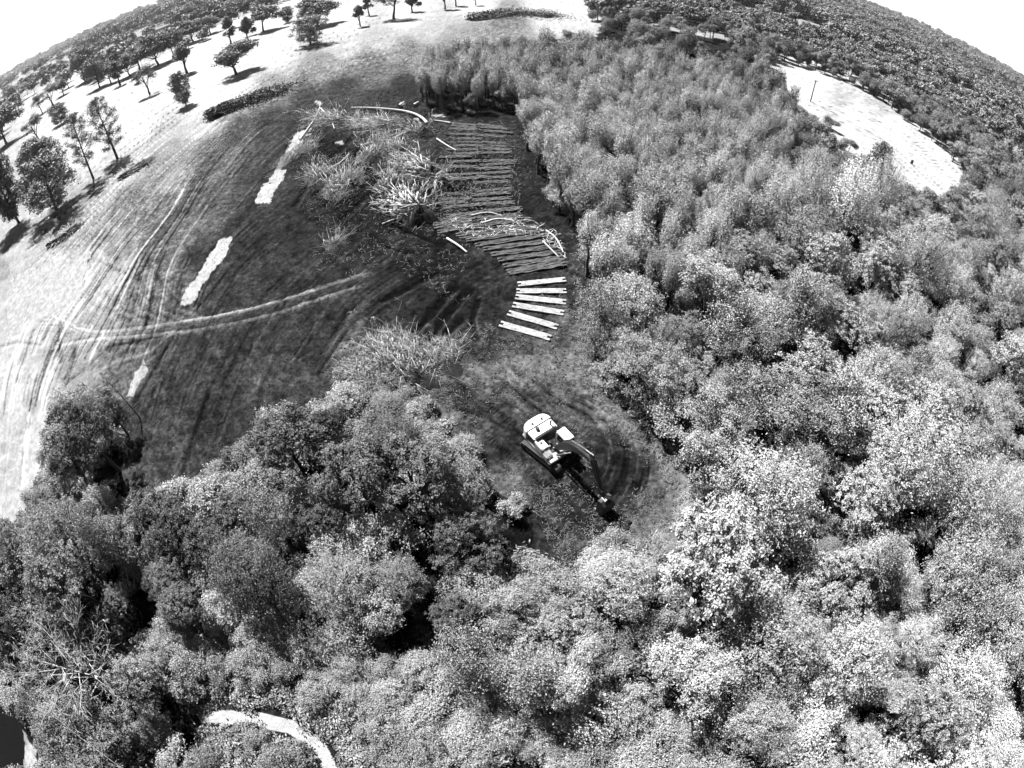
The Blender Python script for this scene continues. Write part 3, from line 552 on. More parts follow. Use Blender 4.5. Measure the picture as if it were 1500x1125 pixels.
for (x, y) in polar(5200, 165, 40, -20, 60):
    u, v = seen(x, y, 6)
    if not inpoly(u, v, THICK): continue
    s = rng.uniform(.75, 1.1); u0, v0 = seen(x, y, 0)
    if is_open(u0, v0) or not cfits(x, y, 1.25 * s, .98): continue
    rp = 1.3 * F / dist_px(x, y); u1, v1 = seen(x, y, 7)
    if is_open(np.array([u1 - rp, u1 + rp, u1]), np.array([v1, v1, v1 - rp])).any(): continue
    cput(x, y, 1.25 * s); sapl.append((x, y, s))
for it, (n, s0, s1, kk) in enumerate(((3500, .9, 1.2, .74), (7000, .65, .9, .70), (10000, .42, .65, .68))):
    for (x, y) in polar(n, 265):
        s = rng.uniform(s0, s1); u, v = seen(x, y, 6)
        if inpoly(u, v, THICK) and rng.random() < .93: continue
        if inpoly(u, v, LOWCOVER) or in_gap(u, v) or inpoly(u, v, [(255,1000),(420,985),(560,1050),(600,1180),(400,1180),(270,1100)]): continue
        if inpoly(u, v, OPEN[0]) or not (-150 < u < 1650 and v < 1260): continue
        if not cfits(x, y, 3.6 * s, kk) or not clear(x, y, 3.5 * s, 10 * s): continue
        cput(x, y, 3.6 * s); wood.append((x, y, s))
for (x, y) in polar(26000, 120):
    u, v = seen(x, y, 1.5); s = rng.uniform(.5, 1.15); low = inpoly(u, v, LOWCOVER)
    if inpoly(u, v, THICK) and rng.random() < .8: continue
    if not (-60 < u < 1560 and v < 1180) or in_gap(u, v): continue
    if not cfits(x, y, 1.7 * s * (.6 if low else 1), .62) or not clear(x, y, 1.9 * s, 3.4 * s): continue
    cput(x, y, (1.2 if low else 1.9) * s); shr.append((x, y, s * (.8 if low else 1)))
wood.sort(key=lambda q: -q[2] / dist_px(q[0], q[1])); sapl.sort(key=lambda q: -q[2] / dist_px(q[0], q[1])); shr.sort(key=lambda q: -q[2] / dist_px(q[0], q[1]))
print('wood', len(wood), 'saplings', len(sapl), 'shrubs', len(shr))
LM = [('the excavator bucket', 900, 755), ('the white blossoming tree', 1240, 322), ('the dead tree', 128, 985), ('the trail bend', 460, 1080), ('the lowest timber mat', 770, 485), ('the utility pole', 1187, 148),
      ('the largest brush pile', 600, 540), ('the lone field tree', 128, 640), ('the lower right corner', 1500, 1125), ('the bright bottom shrub', 1195, 1075)]
DIR8 = ['right of', 'right and below', 'below', 'left and below', 'left of', 'left and above', 'above', 'right and above']
NUM = ['next to', 'half a machine', 'one machine', '1.5 machine', 'two machine', '2.5 machine', 'three machine', '3.5 machine', 'four machine', '4.5 machine', 'five machine', '5.5 machine', 'six machine']
used = {}
def where(u, v):
    best = min(LM, key=lambda q: (q[1] - u) ** 2 + (q[2] - v) ** 2); dx, dy = u - best[1], v - best[2]; q = int(round(math.hypot(dx, dy) / 200 * 2)); q = min(q, 12)
    d = DIR8[int(round(math.atan2(dy, dx) / (math.pi / 4))) % 8]; return (d + ' ' + best[0]) if q <= 0 else f"{NUM[q]} length{'s' if q > 2 else ''} {d} {best[0]}"
def tone_word(t): return 'dark' if t < .85 else ('grey' if t < 1.15 else 'pale')
for i, (px, py, kd, sc_, tn) in enumerate(((1112,318,'slim',.5,1.6),(1330,560,'small',1.1,1.2),(1175,455,'wide',.7,1.7),(1045,800,'small',1.0,1.5),(1420,395,'slim',.5,1.5),(760,985,'small',.8,1.1),(1415,905,'wide',.6,1.3),(1290,830,'small',1.1,1.1),
   (955,300,'slim',.5,1.8),(1060,480,'slim',.48,1.7),(400,740,'small',.9,1.0),(165,800,'small',1.0,1.0),(690,960,'small',.7,1.0),(1230,610,'wide',.6,1.8),(885,470,'small',.8,1.0))):
    kd, sc_ = 'twiggy', {'slim': 1.1, 'small': .95, 'wide': 1.2}[kd]; c, t, R, h = PROTO[kd][i % 2]; x, y = crown_at(px, py, h * sc_); tree(kd, x, y, sc_, tn, f"thin twiggy see-through tree {where(px, py)}", 'tree', 'twiggy trees in the wood', 'twiggy_tree', i % 2)
for i, (x, y, s) in enumerate(wood[:274]):
    u, v = seen(x, y, 6); u, v = float(u), float(v)
    near = u < 800 and v > 560
    tone = rng.uniform(.3, .58) if near else (rng.uniform(.8, 1.5) if u < 1200 else rng.uniform(1.0, 1.75))
    if near and v > 850: tone *= 1.15
    kind = ('rosette' if rng.random() < .8 else 'fluffy') if near else rng.choice(['fluffy', 'broad', 'rosette'], p=[.42, .33, .25])
    if near: tone *= 1.0 if kind == 'rosette' else .9
    kind = str(kind); sw = 'large' if s > 1.0 else ('mid-sized' if s > .8 else 'small')
    lab = f"{sw} {tone_word(tone)} {'feathery' if kind == 'fluffy' else 'leafy'} tree {where(u, v)}"
    tree(kind, x, y, s, tone, lab, 'tree', 'forest trees of closed canopy', 'forest_tree')
for i, (x, y, s) in enumerate(sapl[:290]):
    u, v = seen(x, y, 6); side = 'bordering the timber mat road' if u < 850 else ('in the middle of the thicket' if v > 120 else 'at the far end of the thicket')
    tone = rng.uniform(.9, 1.8); tree('sapling', x, y, s, tone, f"slender pale sapling with upright stem {side}", 'sapling', 'thicket saplings', 'sapling')
for i, (x, y, s) in enumerate(shr[:290]):
    u, v = seen(x, y, 1.5); u, v = float(u), float(v); tone = rng.uniform(.8, 1.5) if not (u > 1100 and v > 900) else rng.uniform(1.2, 2.1)
    tree('shrub', x, y, s, tone, f"{'large' if s > .85 else 'small'} {tone_word(tone)} shrub {where(u, v)}", 'shrub', 'shrubs between the trees', 'shrub')
# ---- masses nobody could count: geometry-node instances on points
def gn_stuff(name, protos, P, rot, scl, idx, label):
    """one object: prototypes instanced on the points P"""
    coll = bpy.data.collections.new(name + '_kinds')
    for i, me_ in enumerate(protos):
        o = bpy.data.objects.new('%s_kind_%02d' % (name, i), me_); coll.objects.link(o)
    me = bpy.data.meshes.new(name); me.vertices.add(len(P)); me.vertices.foreach_set('co', np.asarray(P, np.float32).ravel())
    for nm, ty, dat, f in (('rot', 'FLOAT_VECTOR', rot, 'vector'), ('scl', 'FLOAT_VECTOR', scl, 'vector'), ('idx', 'INT', idx, 'value')):
        a = me.attributes.new(nm, ty, 'POINT'); a.data.foreach_set(f, np.asarray(dat, np.int32 if ty == 'INT' else np.float32).ravel())
    o = link(name, me); g = bpy.data.node_groups.new(name, 'GeometryNodeTree'); g.interface.new_socket('Geometry', in_out='INPUT', socket_type='NodeSocketGeometry'); g.interface.new_socket('Geometry', in_out='OUTPUT', socket_type='NodeSocketGeometry')
    N = g.nodes; gi = N.new('NodeGroupInput'); go = N.new('NodeGroupOutput'); ci = N.new('GeometryNodeCollectionInfo'); ci.inputs['Collection'].default_value = coll
    ci.inputs['Separate Children'].default_value = True; ci.inputs['Reset Children'].default_value = True
    ip = N.new('GeometryNodeInstanceOnPoints'); ip.inputs['Pick Instance'].default_value = True
    def attr(nm, ty):
        q = N.new('GeometryNodeInputNamedAttribute'); q.data_type = ty; q.inputs['Name'].default_value = nm; return q.outputs['Attribute']
    L = g.links; L.new(gi.outputs[0], ip.inputs['Points']); L.new(ci.outputs[0], ip.inputs['Instance']); L.new(attr('idx', 'INT'), ip.inputs['Instance Index'])
    L.new(attr('rot', 'FLOAT_VECTOR'), ip.inputs['Rotation']); L.new(attr('scl', 'FLOAT_VECTOR'), ip.inputs['Scale']); L.new(ip.outputs[0], go.inputs[0])
    md = o.modifiers.new('scatter', 'NODES'); md.node_group = g; tag(o, label, None, None, 'stuff'); return o
def mass(name, protos, pts, label):
    pts = list(pts); n = len(pts)
    if not n: return
    A = np.array(pts, float); P = np.c_[A[:, 0], A[:, 1], np.full(n, -.1)]; rot = np.c_[np.zeros(n), np.zeros(n), rng.uniform(0, 6.28, n)]; S = np.repeat(A[:, 2:3], 3, 1); S[:, 2] *= rng.uniform(.85, 1.2, n)
    return gn_stuff(name, protos, P, rot, S, rng.integers(0, len(protos), n), label)
def mass_proto(nm, R, h, cz, nl, ncl, per, leaf, bark=True, **k):
    V, Q, t, cc = crown(R, h * (1 - cz), h * cz, nl, ncl, per, leaf, **k) if nl else spray_crown(R, h * (1 - cz), h * cz, ncl, per, leaf, **k); vt, qt = limbs(R, h * cz, h * (1 - cz), .03 * h, cc, 4 if bark else 1)
    nv = len(V); mi = np.r_[np.zeros(len(Q)), np.ones(len(qt))]
    return mesh(nm, np.concatenate([V, vt]), np.concatenate([Q, qt + nv]), [M_LEAFS, M_BARK], np.r_[t, np.full(len(qt), .3)], midx=mi)
MP_near = [mass_proto('wood_kind', 3.6, 10, .2, 14, 420, 20, .19, clump=.3) for _ in range(3)] + [mass_proto('wood_kind', 3.4, 9, .12, 0, 480, 20, .17, w=.2) for _ in range(3)]
MP_far = [mass_proto('far_kind', 4.2, 8.5, .12, 11, 130, 8, .60, clump=.5) for _ in range(5)]
MP_sap = [mass_proto('sapling_kind', 1.7, 10.5, .3, 0, 170, 20, .15, vase=.45, w=.17) for _ in range(4)]
MP_shr = [mass_proto('shrub_kind', 2.1, 3.4, .03, 8, 230, 16, .16, bark=False, clump=.26) for _ in range(4)]
mass('far_thicket', MP_sap, sapl[290:], 'pale sapling thicket further back')
mass('undergrowth', MP_shr, shr[290:], 'low leafy undergrowth filling the gaps of the forest')
mass('deep_wood', MP_near, wood[274:], 'closed forest canopy further back')
cov = []
GC = [mass_proto('cover_kind', .8, .7, .02, 0, 60, 12, .11, bark=False, w=.12) for _ in range(4)]
for (x, y) in polar(30000, 75, .5):
    u, v = seen(x, y, .2)
    if not (-60 < u < 1560 and v < 1170) or is_open(np.array([u, u, u, u - 13, u + 13]), np.array([v, v - 13, v + 13, v, v])).any() or in_gap(u, v + 20) or not off_trail(u, v, 17): continue
    lowc = inpoly(u, v, LOWCOVER)
    if not lowc and rng.random() < .75: continue
    cov.append((x, y, rng.uniform(.7, 1.5)))
mass('ground_cover', GC, cov, 'low weedy ground cover between shrubs')
# far woods out to the horizon, with long pale fields left between them
far_pts = []
for (rmin, rmax, n, s0, s1) in ((150, 420, 9000, .8, 1.25), (420, 1100, 16000, 1.1, 1.9), (1100, 3200, 22000, 1.8, 3.2), (3200, 8000, 9000, 3, 6)):
    pp = np.array(polar(n, rmax, rmin, -80, 80)); fm = farmask(pp[:, 0], pp[:, 1]); u, v = seen(pp[:, 0], pp[:, 1], 4.0); u0, v0 = seen(pp[:, 0], pp[:, 1], 0.0); op = is_open(u, v) | is_open(u0, v0) | is_open(u0, v0 - 5)
    left = u0 < 620
    ok = ~op & ((fm < np.where(left, .46, .57)) | (rng.random(len(pp)) < .06)) & (v0 > -160)
    if rmax == 420: ok &= (np.hypot(pp[:, 0], pp[:, 1]) > 262) | left
    keep = pp[ok]; sc = rng.uniform(s0, s1, len(keep))
    if rmax == 420:
        for (x, y), s in zip(keep, sc):
            if cfits(x, y, 3.3 * s, .9): cput(x, y, 3.3 * s); far_pts.append((x, y, s))
    else: far_pts += [(x, y, s) for (x, y), s in zip(keep, sc)]
mass('far_woods', MP_far, far_pts, 'far woods fading toward the horizon')
print('far', len(far_pts))

# ------------------------------------------------------------------ excavator
HD = math.radians(-54); EX, EY = 3.45, 26.0
exc = empty('excavator', (EX, EY, 0.0), HD); tag(exc, 'white tracked excavator with its boom reaching over the muddy clearing', 'excavator')
def track(yc):
    L, hh, wd = 4.5, .92, .62; rr = hh / 2; loop = []; n = 12
    for k in range(n + 1): a = -math.pi/2 + math.pi * k / n; loop.append((L/2 - rr + rr*math.cos(a), rr + rr*math.sin(a)))
    for k in range(n + 1): a = math.pi/2 + math.pi * k / n; loop.append((-L/2 + rr + rr*math.cos(a), rr + rr*math.sin(a)))
    R10 = Matrix.Rotation(math.radians(10), 4, 'Z'); b = MB()
    b.extr([(x*.97, .02 + z*.97) for x, z in loop], yc - wd/2 + .05, yc + wd/2 - .05); P = np.array(loop + loop[:1]); Pr = resample(P, .165)
    for i in range(len(Pr)):
        q = Pr[(i+1) % len(Pr)] - Pr[i]
        if np.hypot(*q) < .01: continue
        a = math.atan2(q[1], q[0]); M = Matrix.Translation((Pr[i][0], yc, Pr[i][1])) @ Matrix.Rotation(-a, 4, 'Y'); b.box(-.065, .065, -wd/2, wd/2, -.03, .045, 0, .012, M)
    t = b.build('track', M_TRACK, exc); t.rotation_euler = (0, 0, math.radians(10))
    f = MB().box(-1.7, 1.7, yc - wd/2 - .02, yc - wd/2 + .03, .28, .62, 0, .02); f.box(-1.5, 1.5, yc + wd/2 - .03, yc + wd/2 + .02, .28, .62, 0, .02); f.build('track_frame', M_GREYP, t)
    for x in (-1.8, 1.8): MB().rod((x, yc - wd/2 - .03, .46), (x, yc + wd/2 + .03, .46), .3, n=16).build('sprocket', M_DARK, t)
track(-1.22); track(1.22)
c = MB().box(-.9, .9, -.95, .95, .35, .8, 0, .12); c.rod((0, 0, .8), (0, 0, 1.05), .62, n=20); c.build('undercarriage', M_DARK, exc)
b = MB().box(-2.35, 1.75, -1.42, 1.42, 1.02, 1.28, 0, .06); b.build('deck', M_GREYP, exc)
# counterweight: rounded in plan
prof = []; 
for k in range(13): a = math.pi/2 + math.pi * k / 12; prof.append((-1.75 + .95 * math.cos(a) ** 1 * 1.0, 1.43 * math.copysign(abs(math.sin(a)) ** .55, math.sin(a))))
cw = MB(); n = len(prof); lev = [(1.1, .93), (1.2, 1.0), (2.15, 1.0), (2.32, .95), (2.36, .86)]; V = []
for z, s in lev: V += [(-1.6 + (x + 1.6) * s, y * s, z) for x, y in prof]
Fc = [[(r*n + k), (r*n + k + 1), ((r+1)*n + k + 1), ((r+1)*n + k)] for r in range(4) for k in range(n - 1)] + [[r*n, (r+1)*n, (r+1)*n + n - 1, r*n + n - 1] for r in range(4)]
Fc += [list(range(n - 1, -1, -1)), list(range(4*n, 5*n))]; cw.add(V, Fc); cwo = cw.build('counterweight', M_WHITE, exc)
for y in (-.6, .45): MB().box(-2.15, -1.98, y, y + .2, 2.37, 2.5, 0, .03).build('lifting_lug', M_DARK, cwo)
hd = MB().box(-1.72, -.62, -1.35, 1.3, 1.28, 2.3, 0, .1); hd.box(-1.55, -.66, -1.22, 1.15, 2.3, 2.46, 0, .07); ho = hd.build('engine_hood', M_WHITE, exc)
g = MB(); 
for k in range(9): g.box(-1.5 + .09*k, -1.46 + .09*k, -1.375, -1.352, 1.5, 2.1, 0, .004)
g.build('vent', M_DARK, ho)
g = MB().box(-.615, -.52, -1.2, 1.1, 1.6, 2.38, 0, .02); g.build('radiator_screen', M_DARK, ho)
MB().rod((-1.05, .75, 2.46), (-1.05, .75, 2.95), .075, n=12).rod((-1.05, .75, 2.95), (-.95, .75, 3.07), .075, .06, n=12).build('exhaust_pipe', M_DARK, exc)
MB().rod((-1.25, -.55, 2.44), (-1.25, -.55, 2.68), .15, .15, n=14).rod((-1.25, -.55, 2.68), (-1.25, -.55, 2.74), .19, .12, n=14).build('air_filter', M_DARK, exc)
# right side boxes, tank, tool box, steps
tk = MB().box(-.6, .55, -1.42, -.6, 1.28, 2.08, 0, .07).build('fuel_tank', M_WHITE, exc); MB().rod((-.1, -1.0, 2.08), (-.1, -1.0, 2.16), .11, n=12).build('filler_cap', M_DARK, tk); MB().rod((-.42, -.8, 2.08), (-.42, -.8, 2.13), .07, n=10).build('filler_cap', M_DARK, tk)
MB().box(.57, 1.35, -1.42, -.72, 1.28, 1.8, 0, .07).box(1.36, 1.8, -1.38, -.78, 1.28, 1.5, 0, .05).build('tool_box', M_WHITE, exc)
pl = MB()
for k in range(8): pl.box(.64 + .085*k, .68 + .085*k, -1.34, -.8, 1.802, 1.825, 0, .005)
pl.build('step_tread', M_DARK, exc)
hr = MB()
for x in (-.5, .5, 1.7): hr.rod((x, -1.4, 1.5), (x, -1.4, 2.45), .022, n=6)
hr.rod((-.5, -1.4, 2.45), (.5, -1.4, 2.45), .022, n=6).rod((.5, -1.4, 2.45), (1.7, -1.4, 2.0), .022, n=6).build('handrail', M_GREYP, exc)
# open machinery bay with pump, valves and hoses
mb = MB().box(-.5, .9, -.56, .42, 1.285, 1.36, 0, .01)
mb.build('machinery_bay', M_DARK, exc)
for (x, y, s, hh) in ((-.3,-.3,.22,.3),(.05,-.1,.26,.42),(-.25,.15,.2,.25),(.35,-.35,.18,.3),(.4,.1,.22,.25),(.7,-.15,.16,.3)): MB().box(x - s/2, x + s/2, y - s/2, y + s/2, 1.362, 1.36 + hh, 0, .03).build('valve_block', M_GREYP, exc)
def hose(name, pts, r, parent, m=M_RUB):
    P = smooth3(pts, 3); V, Q = prisms(P[:-1], P[1:], r, r, 6); return link(name, mesh(name, V, Q, m, smooth=True), parent)
def smooth3(P, it):
    P = np.asarray(P, float)
    for _ in range(it): P = np.concatenate([P[:1], np.stack([P[:-1]*.75 + P[1:]*.25, P[:-1]*.25 + P[1:]*.75], 1).reshape(-1, 3), P[-1:]])
    return P
for k in range(6): hose('hose', [(-.4 + .1*k, -.4 + .12*k, 1.5), (0, -.3 + .15*k, 1.9), (.4, -.1 + .05*k, 1.85), (.9, -.15 + .06*k, 1.75), (1.2, -.14 + .055*k, 2.1)], .028, exc)
# cab, left front
cb = MB().extr([(.1,1.28),(1.6,1.28),(1.72,1.9),(1.5,2.78),(.22,2.84),(.05,2.6)], .5, 1.42).build('cab', M_WHITE, exc)
MB().box(.12, 1.5, .52, 1.4, 2.845, 2.93, 0, .06).build('roof', M_WHITE, cb)
MB().box(.75, 1.2, .72, 1.2, 2.935, 2.97, 0, .02).build('roof_hatch', M_GREYP, cb)
gl = MB().extr([(.3,1.95),(1.5,1.95),(1.38,2.68),(.32,2.72)], 1.421, 1.435); gl.build('side_window', M_GLASS, cb); MB().extr([(.3,1.95),(1.5,1.95),(1.38,2.68),(.32,2.72)], .485, .499).build('side_window', M_GLASS, cb)
fw = MB(); fw.add([(1.735,.56,1.95),(1.735,1.36,1.95),(1.53,1.36,2.72),(1.53,.56,2.72),(1.70,.56,1.95),(1.70,1.36,1.95),(1.495,1.36,2.72),(1.495,.56,2.72)], [[0,1,2,3],[4,7,6,5],[0,4,5,1],[3,2,6,7],[0,3,7,4],[1,5,6,2]]); fw.build('windscreen', M_GLASS, cb)
# boom: box section swept along an arched line in the x-z plane
def boxbeam(name, pts, hts, wd, m, parent, y0=0.0):
    P = np.array(pts, float); n = len(P); V = []
    for i in range(n):
        t = P[min(i+1, n-1)] - P[max(i-1, 0)]; t /= np.hypot(*t); nn = np.array([-t[1], t[0]]); hh = hts[i] / 2
        for s, y in ((1, -wd/2), (1, wd/2), (-1, wd/2), (-1, -wd/2)): q = P[i] + nn * s * hh; V.append((q[0], y0 + y, q[1]))
    Fc = [[i*4+k, i*4+(k+1) % 4, (i+1)*4+(k+1) % 4, (i+1)*4+k] for i in range(n-1) for k in range(4)] + [[3,2,1,0], [(n-1)*4+k for k in range(4)]]
    b = MB(); b.add(V, Fc); return b.build(name, m, parent)
BP = [(.95,1.85),(1.5,2.7),(2.1,3.55),(2.7,4.15),(3.4,4.55),(4.2,4.85),(5.1,5.05)]
boom = boxbeam('boom', BP, [.42,.62,.75,.8,.66,.52,.36], .42, M_BOOM, exc, 0)
for y in (-.235, .235):
    q = MB().rod((1.45, y*1.5, 1.45), (2.3, y*1.5, 2.75), .1, n=12).rod((2.3, y*1.5, 2.75), (2.95, y*1.5, 3.75), .05, n=10, m=1).build('cylinder', [M_BOOM, M_GREYP], boom)
MB().rod((2.6, 0, 4.75), (4.2, 0, 5.42), .095, n=12).rod((4.2, 0, 5.42), (5.15, 0, 5.72), .05, n=10, m=1).build('cylinder', [M_BOOM, M_GREYP], boom)
for y in (-.17, -.1, .1, .17): hose('hose', [(1.1, y, 2.3), (1.45, y, 3.35), (2.2, y, 4.4), (3.0, y, 4.95), (4.2, y, 5.2), (5.1, y, 5.4), (5.5, y, 5.1)], .026, boom, M_RUB)
MB().rod((.95, -.34, 1.85), (.95, .34, 1.85), .09, n=12).build('pin', M_DARK, boom); MB().rod((5.1, -.3, 5.05), (5.1, .3, 5.05), .08, n=12).build('pin', M_DARK, boom)
# stick
SP_ = [(4.85,5.65),(5.15,5.1),(5.7,4.2),(6.5,2.9),(7.25,1.65)]
stick = boxbeam('stick', SP_, [.2,.55,.5,.4,.26], .3, M_DARK, exc, 0)
MB().rod((5.35, 0, 5.45), (6.35, 0, 4.05), .075, n=12).rod((6.35, 0, 4.05), (7.0, 0, 2.75), .042, n=10, m=1).build('cylinder', [M_DARK, M_GREYP], stick)
for y in (-.12, .12): hose('hose', [(5.2, y, 5.4), (5.75, y, 4.75), (6.3, y, 3.75), (6.8, y, 2.9)], .026, stick)
MB().box(6.75, 7.05, -.19, .19, 2.35, 2.65, 0, .03).build('linkage', M_DARK, stick)
# bucket curled to the ground, teeth toward the machine's front
bk = MB(); pr_ = [(7.15,1.75),(7.5,1.85),(7.95,1.55),(8.2,1.0),(8.1,.42),(7.75,.08),(7.25,.02),(7.3,.1),(7.7,.2),(7.98,.5),(8.06,1.0),(7.85,1.45),(7.48,1.72),(7.2,1.66)]
bk.extr(pr_, -.62, .62)
for y in (-.62, .575): bk.extr([(7.15,1.75),(7.5,1.85),(7.95,1.55),(8.2,1.0),(8.1,.42),(7.75,.08),(7.25,.02),(7.2,.9)], y, y + .045)
bko = bk.build('bucket', M_DARK, exc)
for k in range(5): MB().box(6.98, 7.27, -.55 + .25*k, -.45 + .25*k, .0, .07, 0, .015).build('tooth', M_GREYP, bko)
MB().rod((7.25, -.3, 1.72), (7.25, .3, 1.72), .07, n=10).rod((7.62, -.3, 1.95), (7.62, .3, 1.95), .06, n=10).box(7.2, 7.7, -.28, -.2, 1.7, 2.0, 0, .02).box(7.2, 7.7, .2, .28, 1.7, 2.0, 0, .02).build('coupler', M_WHITE, bko)
MB().box(7.3, 7.55, -.12, .12, 1.9, 2.02, 0, .02).build('coupler_plate', M_WHITE, bko)

# ------------------------------------------------------------------ timber mats
def make_mat(name, m, rough):
    o = empty(name); out = []
    for k, (y, L) in enumerate(((-.315, 6.1), (0, 5.25), (.315, 6.1))):
        b = MB(); nseg = 14; V = []; yy0, yy1 = y - .152, y + .152
        for i in range(nseg + 1):
            x = -L/2 + L * i / nseg; dz = rng.normal() * rough; dy = rng.normal() * rough * .6
            V += [(x, yy0 + dy, .0), (x, yy1 + dy, .0), (x, yy1 + dy, .2 + dz), (x, yy0 + dy, .2 + dz)]
        Fc = [[i*4+q, i*4+(q+1) % 4, (i+1)*4+(q+1) % 4, (i+1)*4+q] for i in range(nseg) for q in range(4)] + [[3,2,1,0], [nseg*4+q for q in range(4)]]
        b.add(V, Fc); b.build('beam', m, o)
    if name == 'timber_mat':
        for x in (-2.3, -.8, .8, 2.3): MB().rod((x, -.5, .1), (x, .5, .1), .025, n=6).build('tie_rod', M_DARK, o)
    return o
def place(src, first, loc, rz, lab, cat, group, sc=(1,1,1)):
    r = src if first else src.copy()
    if not first:
        COL.objects.link(r)
        for ch in src.children:
            q = ch.copy(); COL.objects.link(q); q.parent = r
    r.location = loc; r.rotation_euler = (rng.normal()*.012, rng.normal()*.012, rz); r.scale = sc; tag(r, lab, cat, group); return r
clean = make_mat('timber_mat', M_TIMBER, .012)
CM = [((758,418),(829,411),'first from the top of the six'),((756,428),(830,427),'second from the top of the six'),((754,437),(830,444),'third from the top of the six'),((750,448),(827,460),'fourth from the top of the six'),
      ((743,459),(818,480),'fifth from the top of the six'),((732,475),(807,496),'lowest of the six, nearest the excavator')]
for i, (a, b_, w_) in enumerate(CM):
    ax, ay = at(*a); bx, by = at(*b_); cx, cy = (ax+bx)/2, (ay+by)/2
    place(clean, i == 0, (cx, cy, ground_z(cx, cy) + .03), math.atan2(by-ay, bx-ax), 'clean pale timber mat with notched ends, ' + w_, 'timber mat', 'clean timber mats fanned out at the road end')
dirty = make_mat('muddy_mat', M_MUDWOOD, .045); first = True; ORD = ['far end','far half','middle','near half','near end']
def between(L, t):
    q = t * (len(L) - 1); i = min(len(L) - 2, int(q)); f = q - i; return np.array(L[i]) * (1-f) + np.array(L[i+1]) * f
Lb = [at(650,180), at(656,215), at(655,255), at(645,300), at(650,338)]; Rb = [at(752,188), at(757,215), at(746,250), at(745,292), at(762,325)]
Lb = [tuple(q) for q in smooth(Lb, 3)]; Rb = [tuple(q) for q in smooth(Rb, 3)]
nb = 32
for i in range(nb):
    t = i / (nb - 1); a, b_ = between(Lb, t), between(Rb, t); d = (b_ - a) / np.hypot(*(b_ - a)); mid = (a + b_) / 2
    for s in (-1, 1):
        if rng.random() < .1: continue
        c = mid + d * (s * 3.0 + rng.normal() * .35 + (.8 if i % 2 else -.8) * (rng.random() < .5)) + rng.normal(size=2) * .08; place(dirty, first, (c[0], c[1], ground_z(*c) - rng.uniform(-.12, .17)), math.atan2(d[1], d[0]) + rng.normal() * .05,
              f"mud covered timber mat in the {'left' if s < 0 else 'right'} lane of the mat road, {ORD[min(4, int(t*5))]}", 'timber mat', 'mud covered mats of the road', (1, rng.uniform(.9, 1.2), 1)); first = False
Lf = [at(668,345), at(700,362), at(728,380), at(745,402)]; Rf = [at(785,332), at(808,348), at(822,366), at(829,388)]; Lf = [tuple(q) for q in smooth(Lf, 2)]; Rf = [tuple(q) for q in smooth(Rf, 2)]
for i in range(10):
    t = i / 9; a, b_ = between(Lf, t), between(Rf, t); d = b_ - a; Ln = np.hypot(*d); mid = (a + b_) / 2
    place(dirty, False, (mid[0], mid[1], ground_z(*mid) - .03), math.atan2(d[1], d[0]) + rng.normal() * .02, 'mud streaked timber mat fanning in the curve above the clean mats', 'timber mat', 'mud streaked mats in the curve', (Ln / 6.1, 1.0, 1.1))

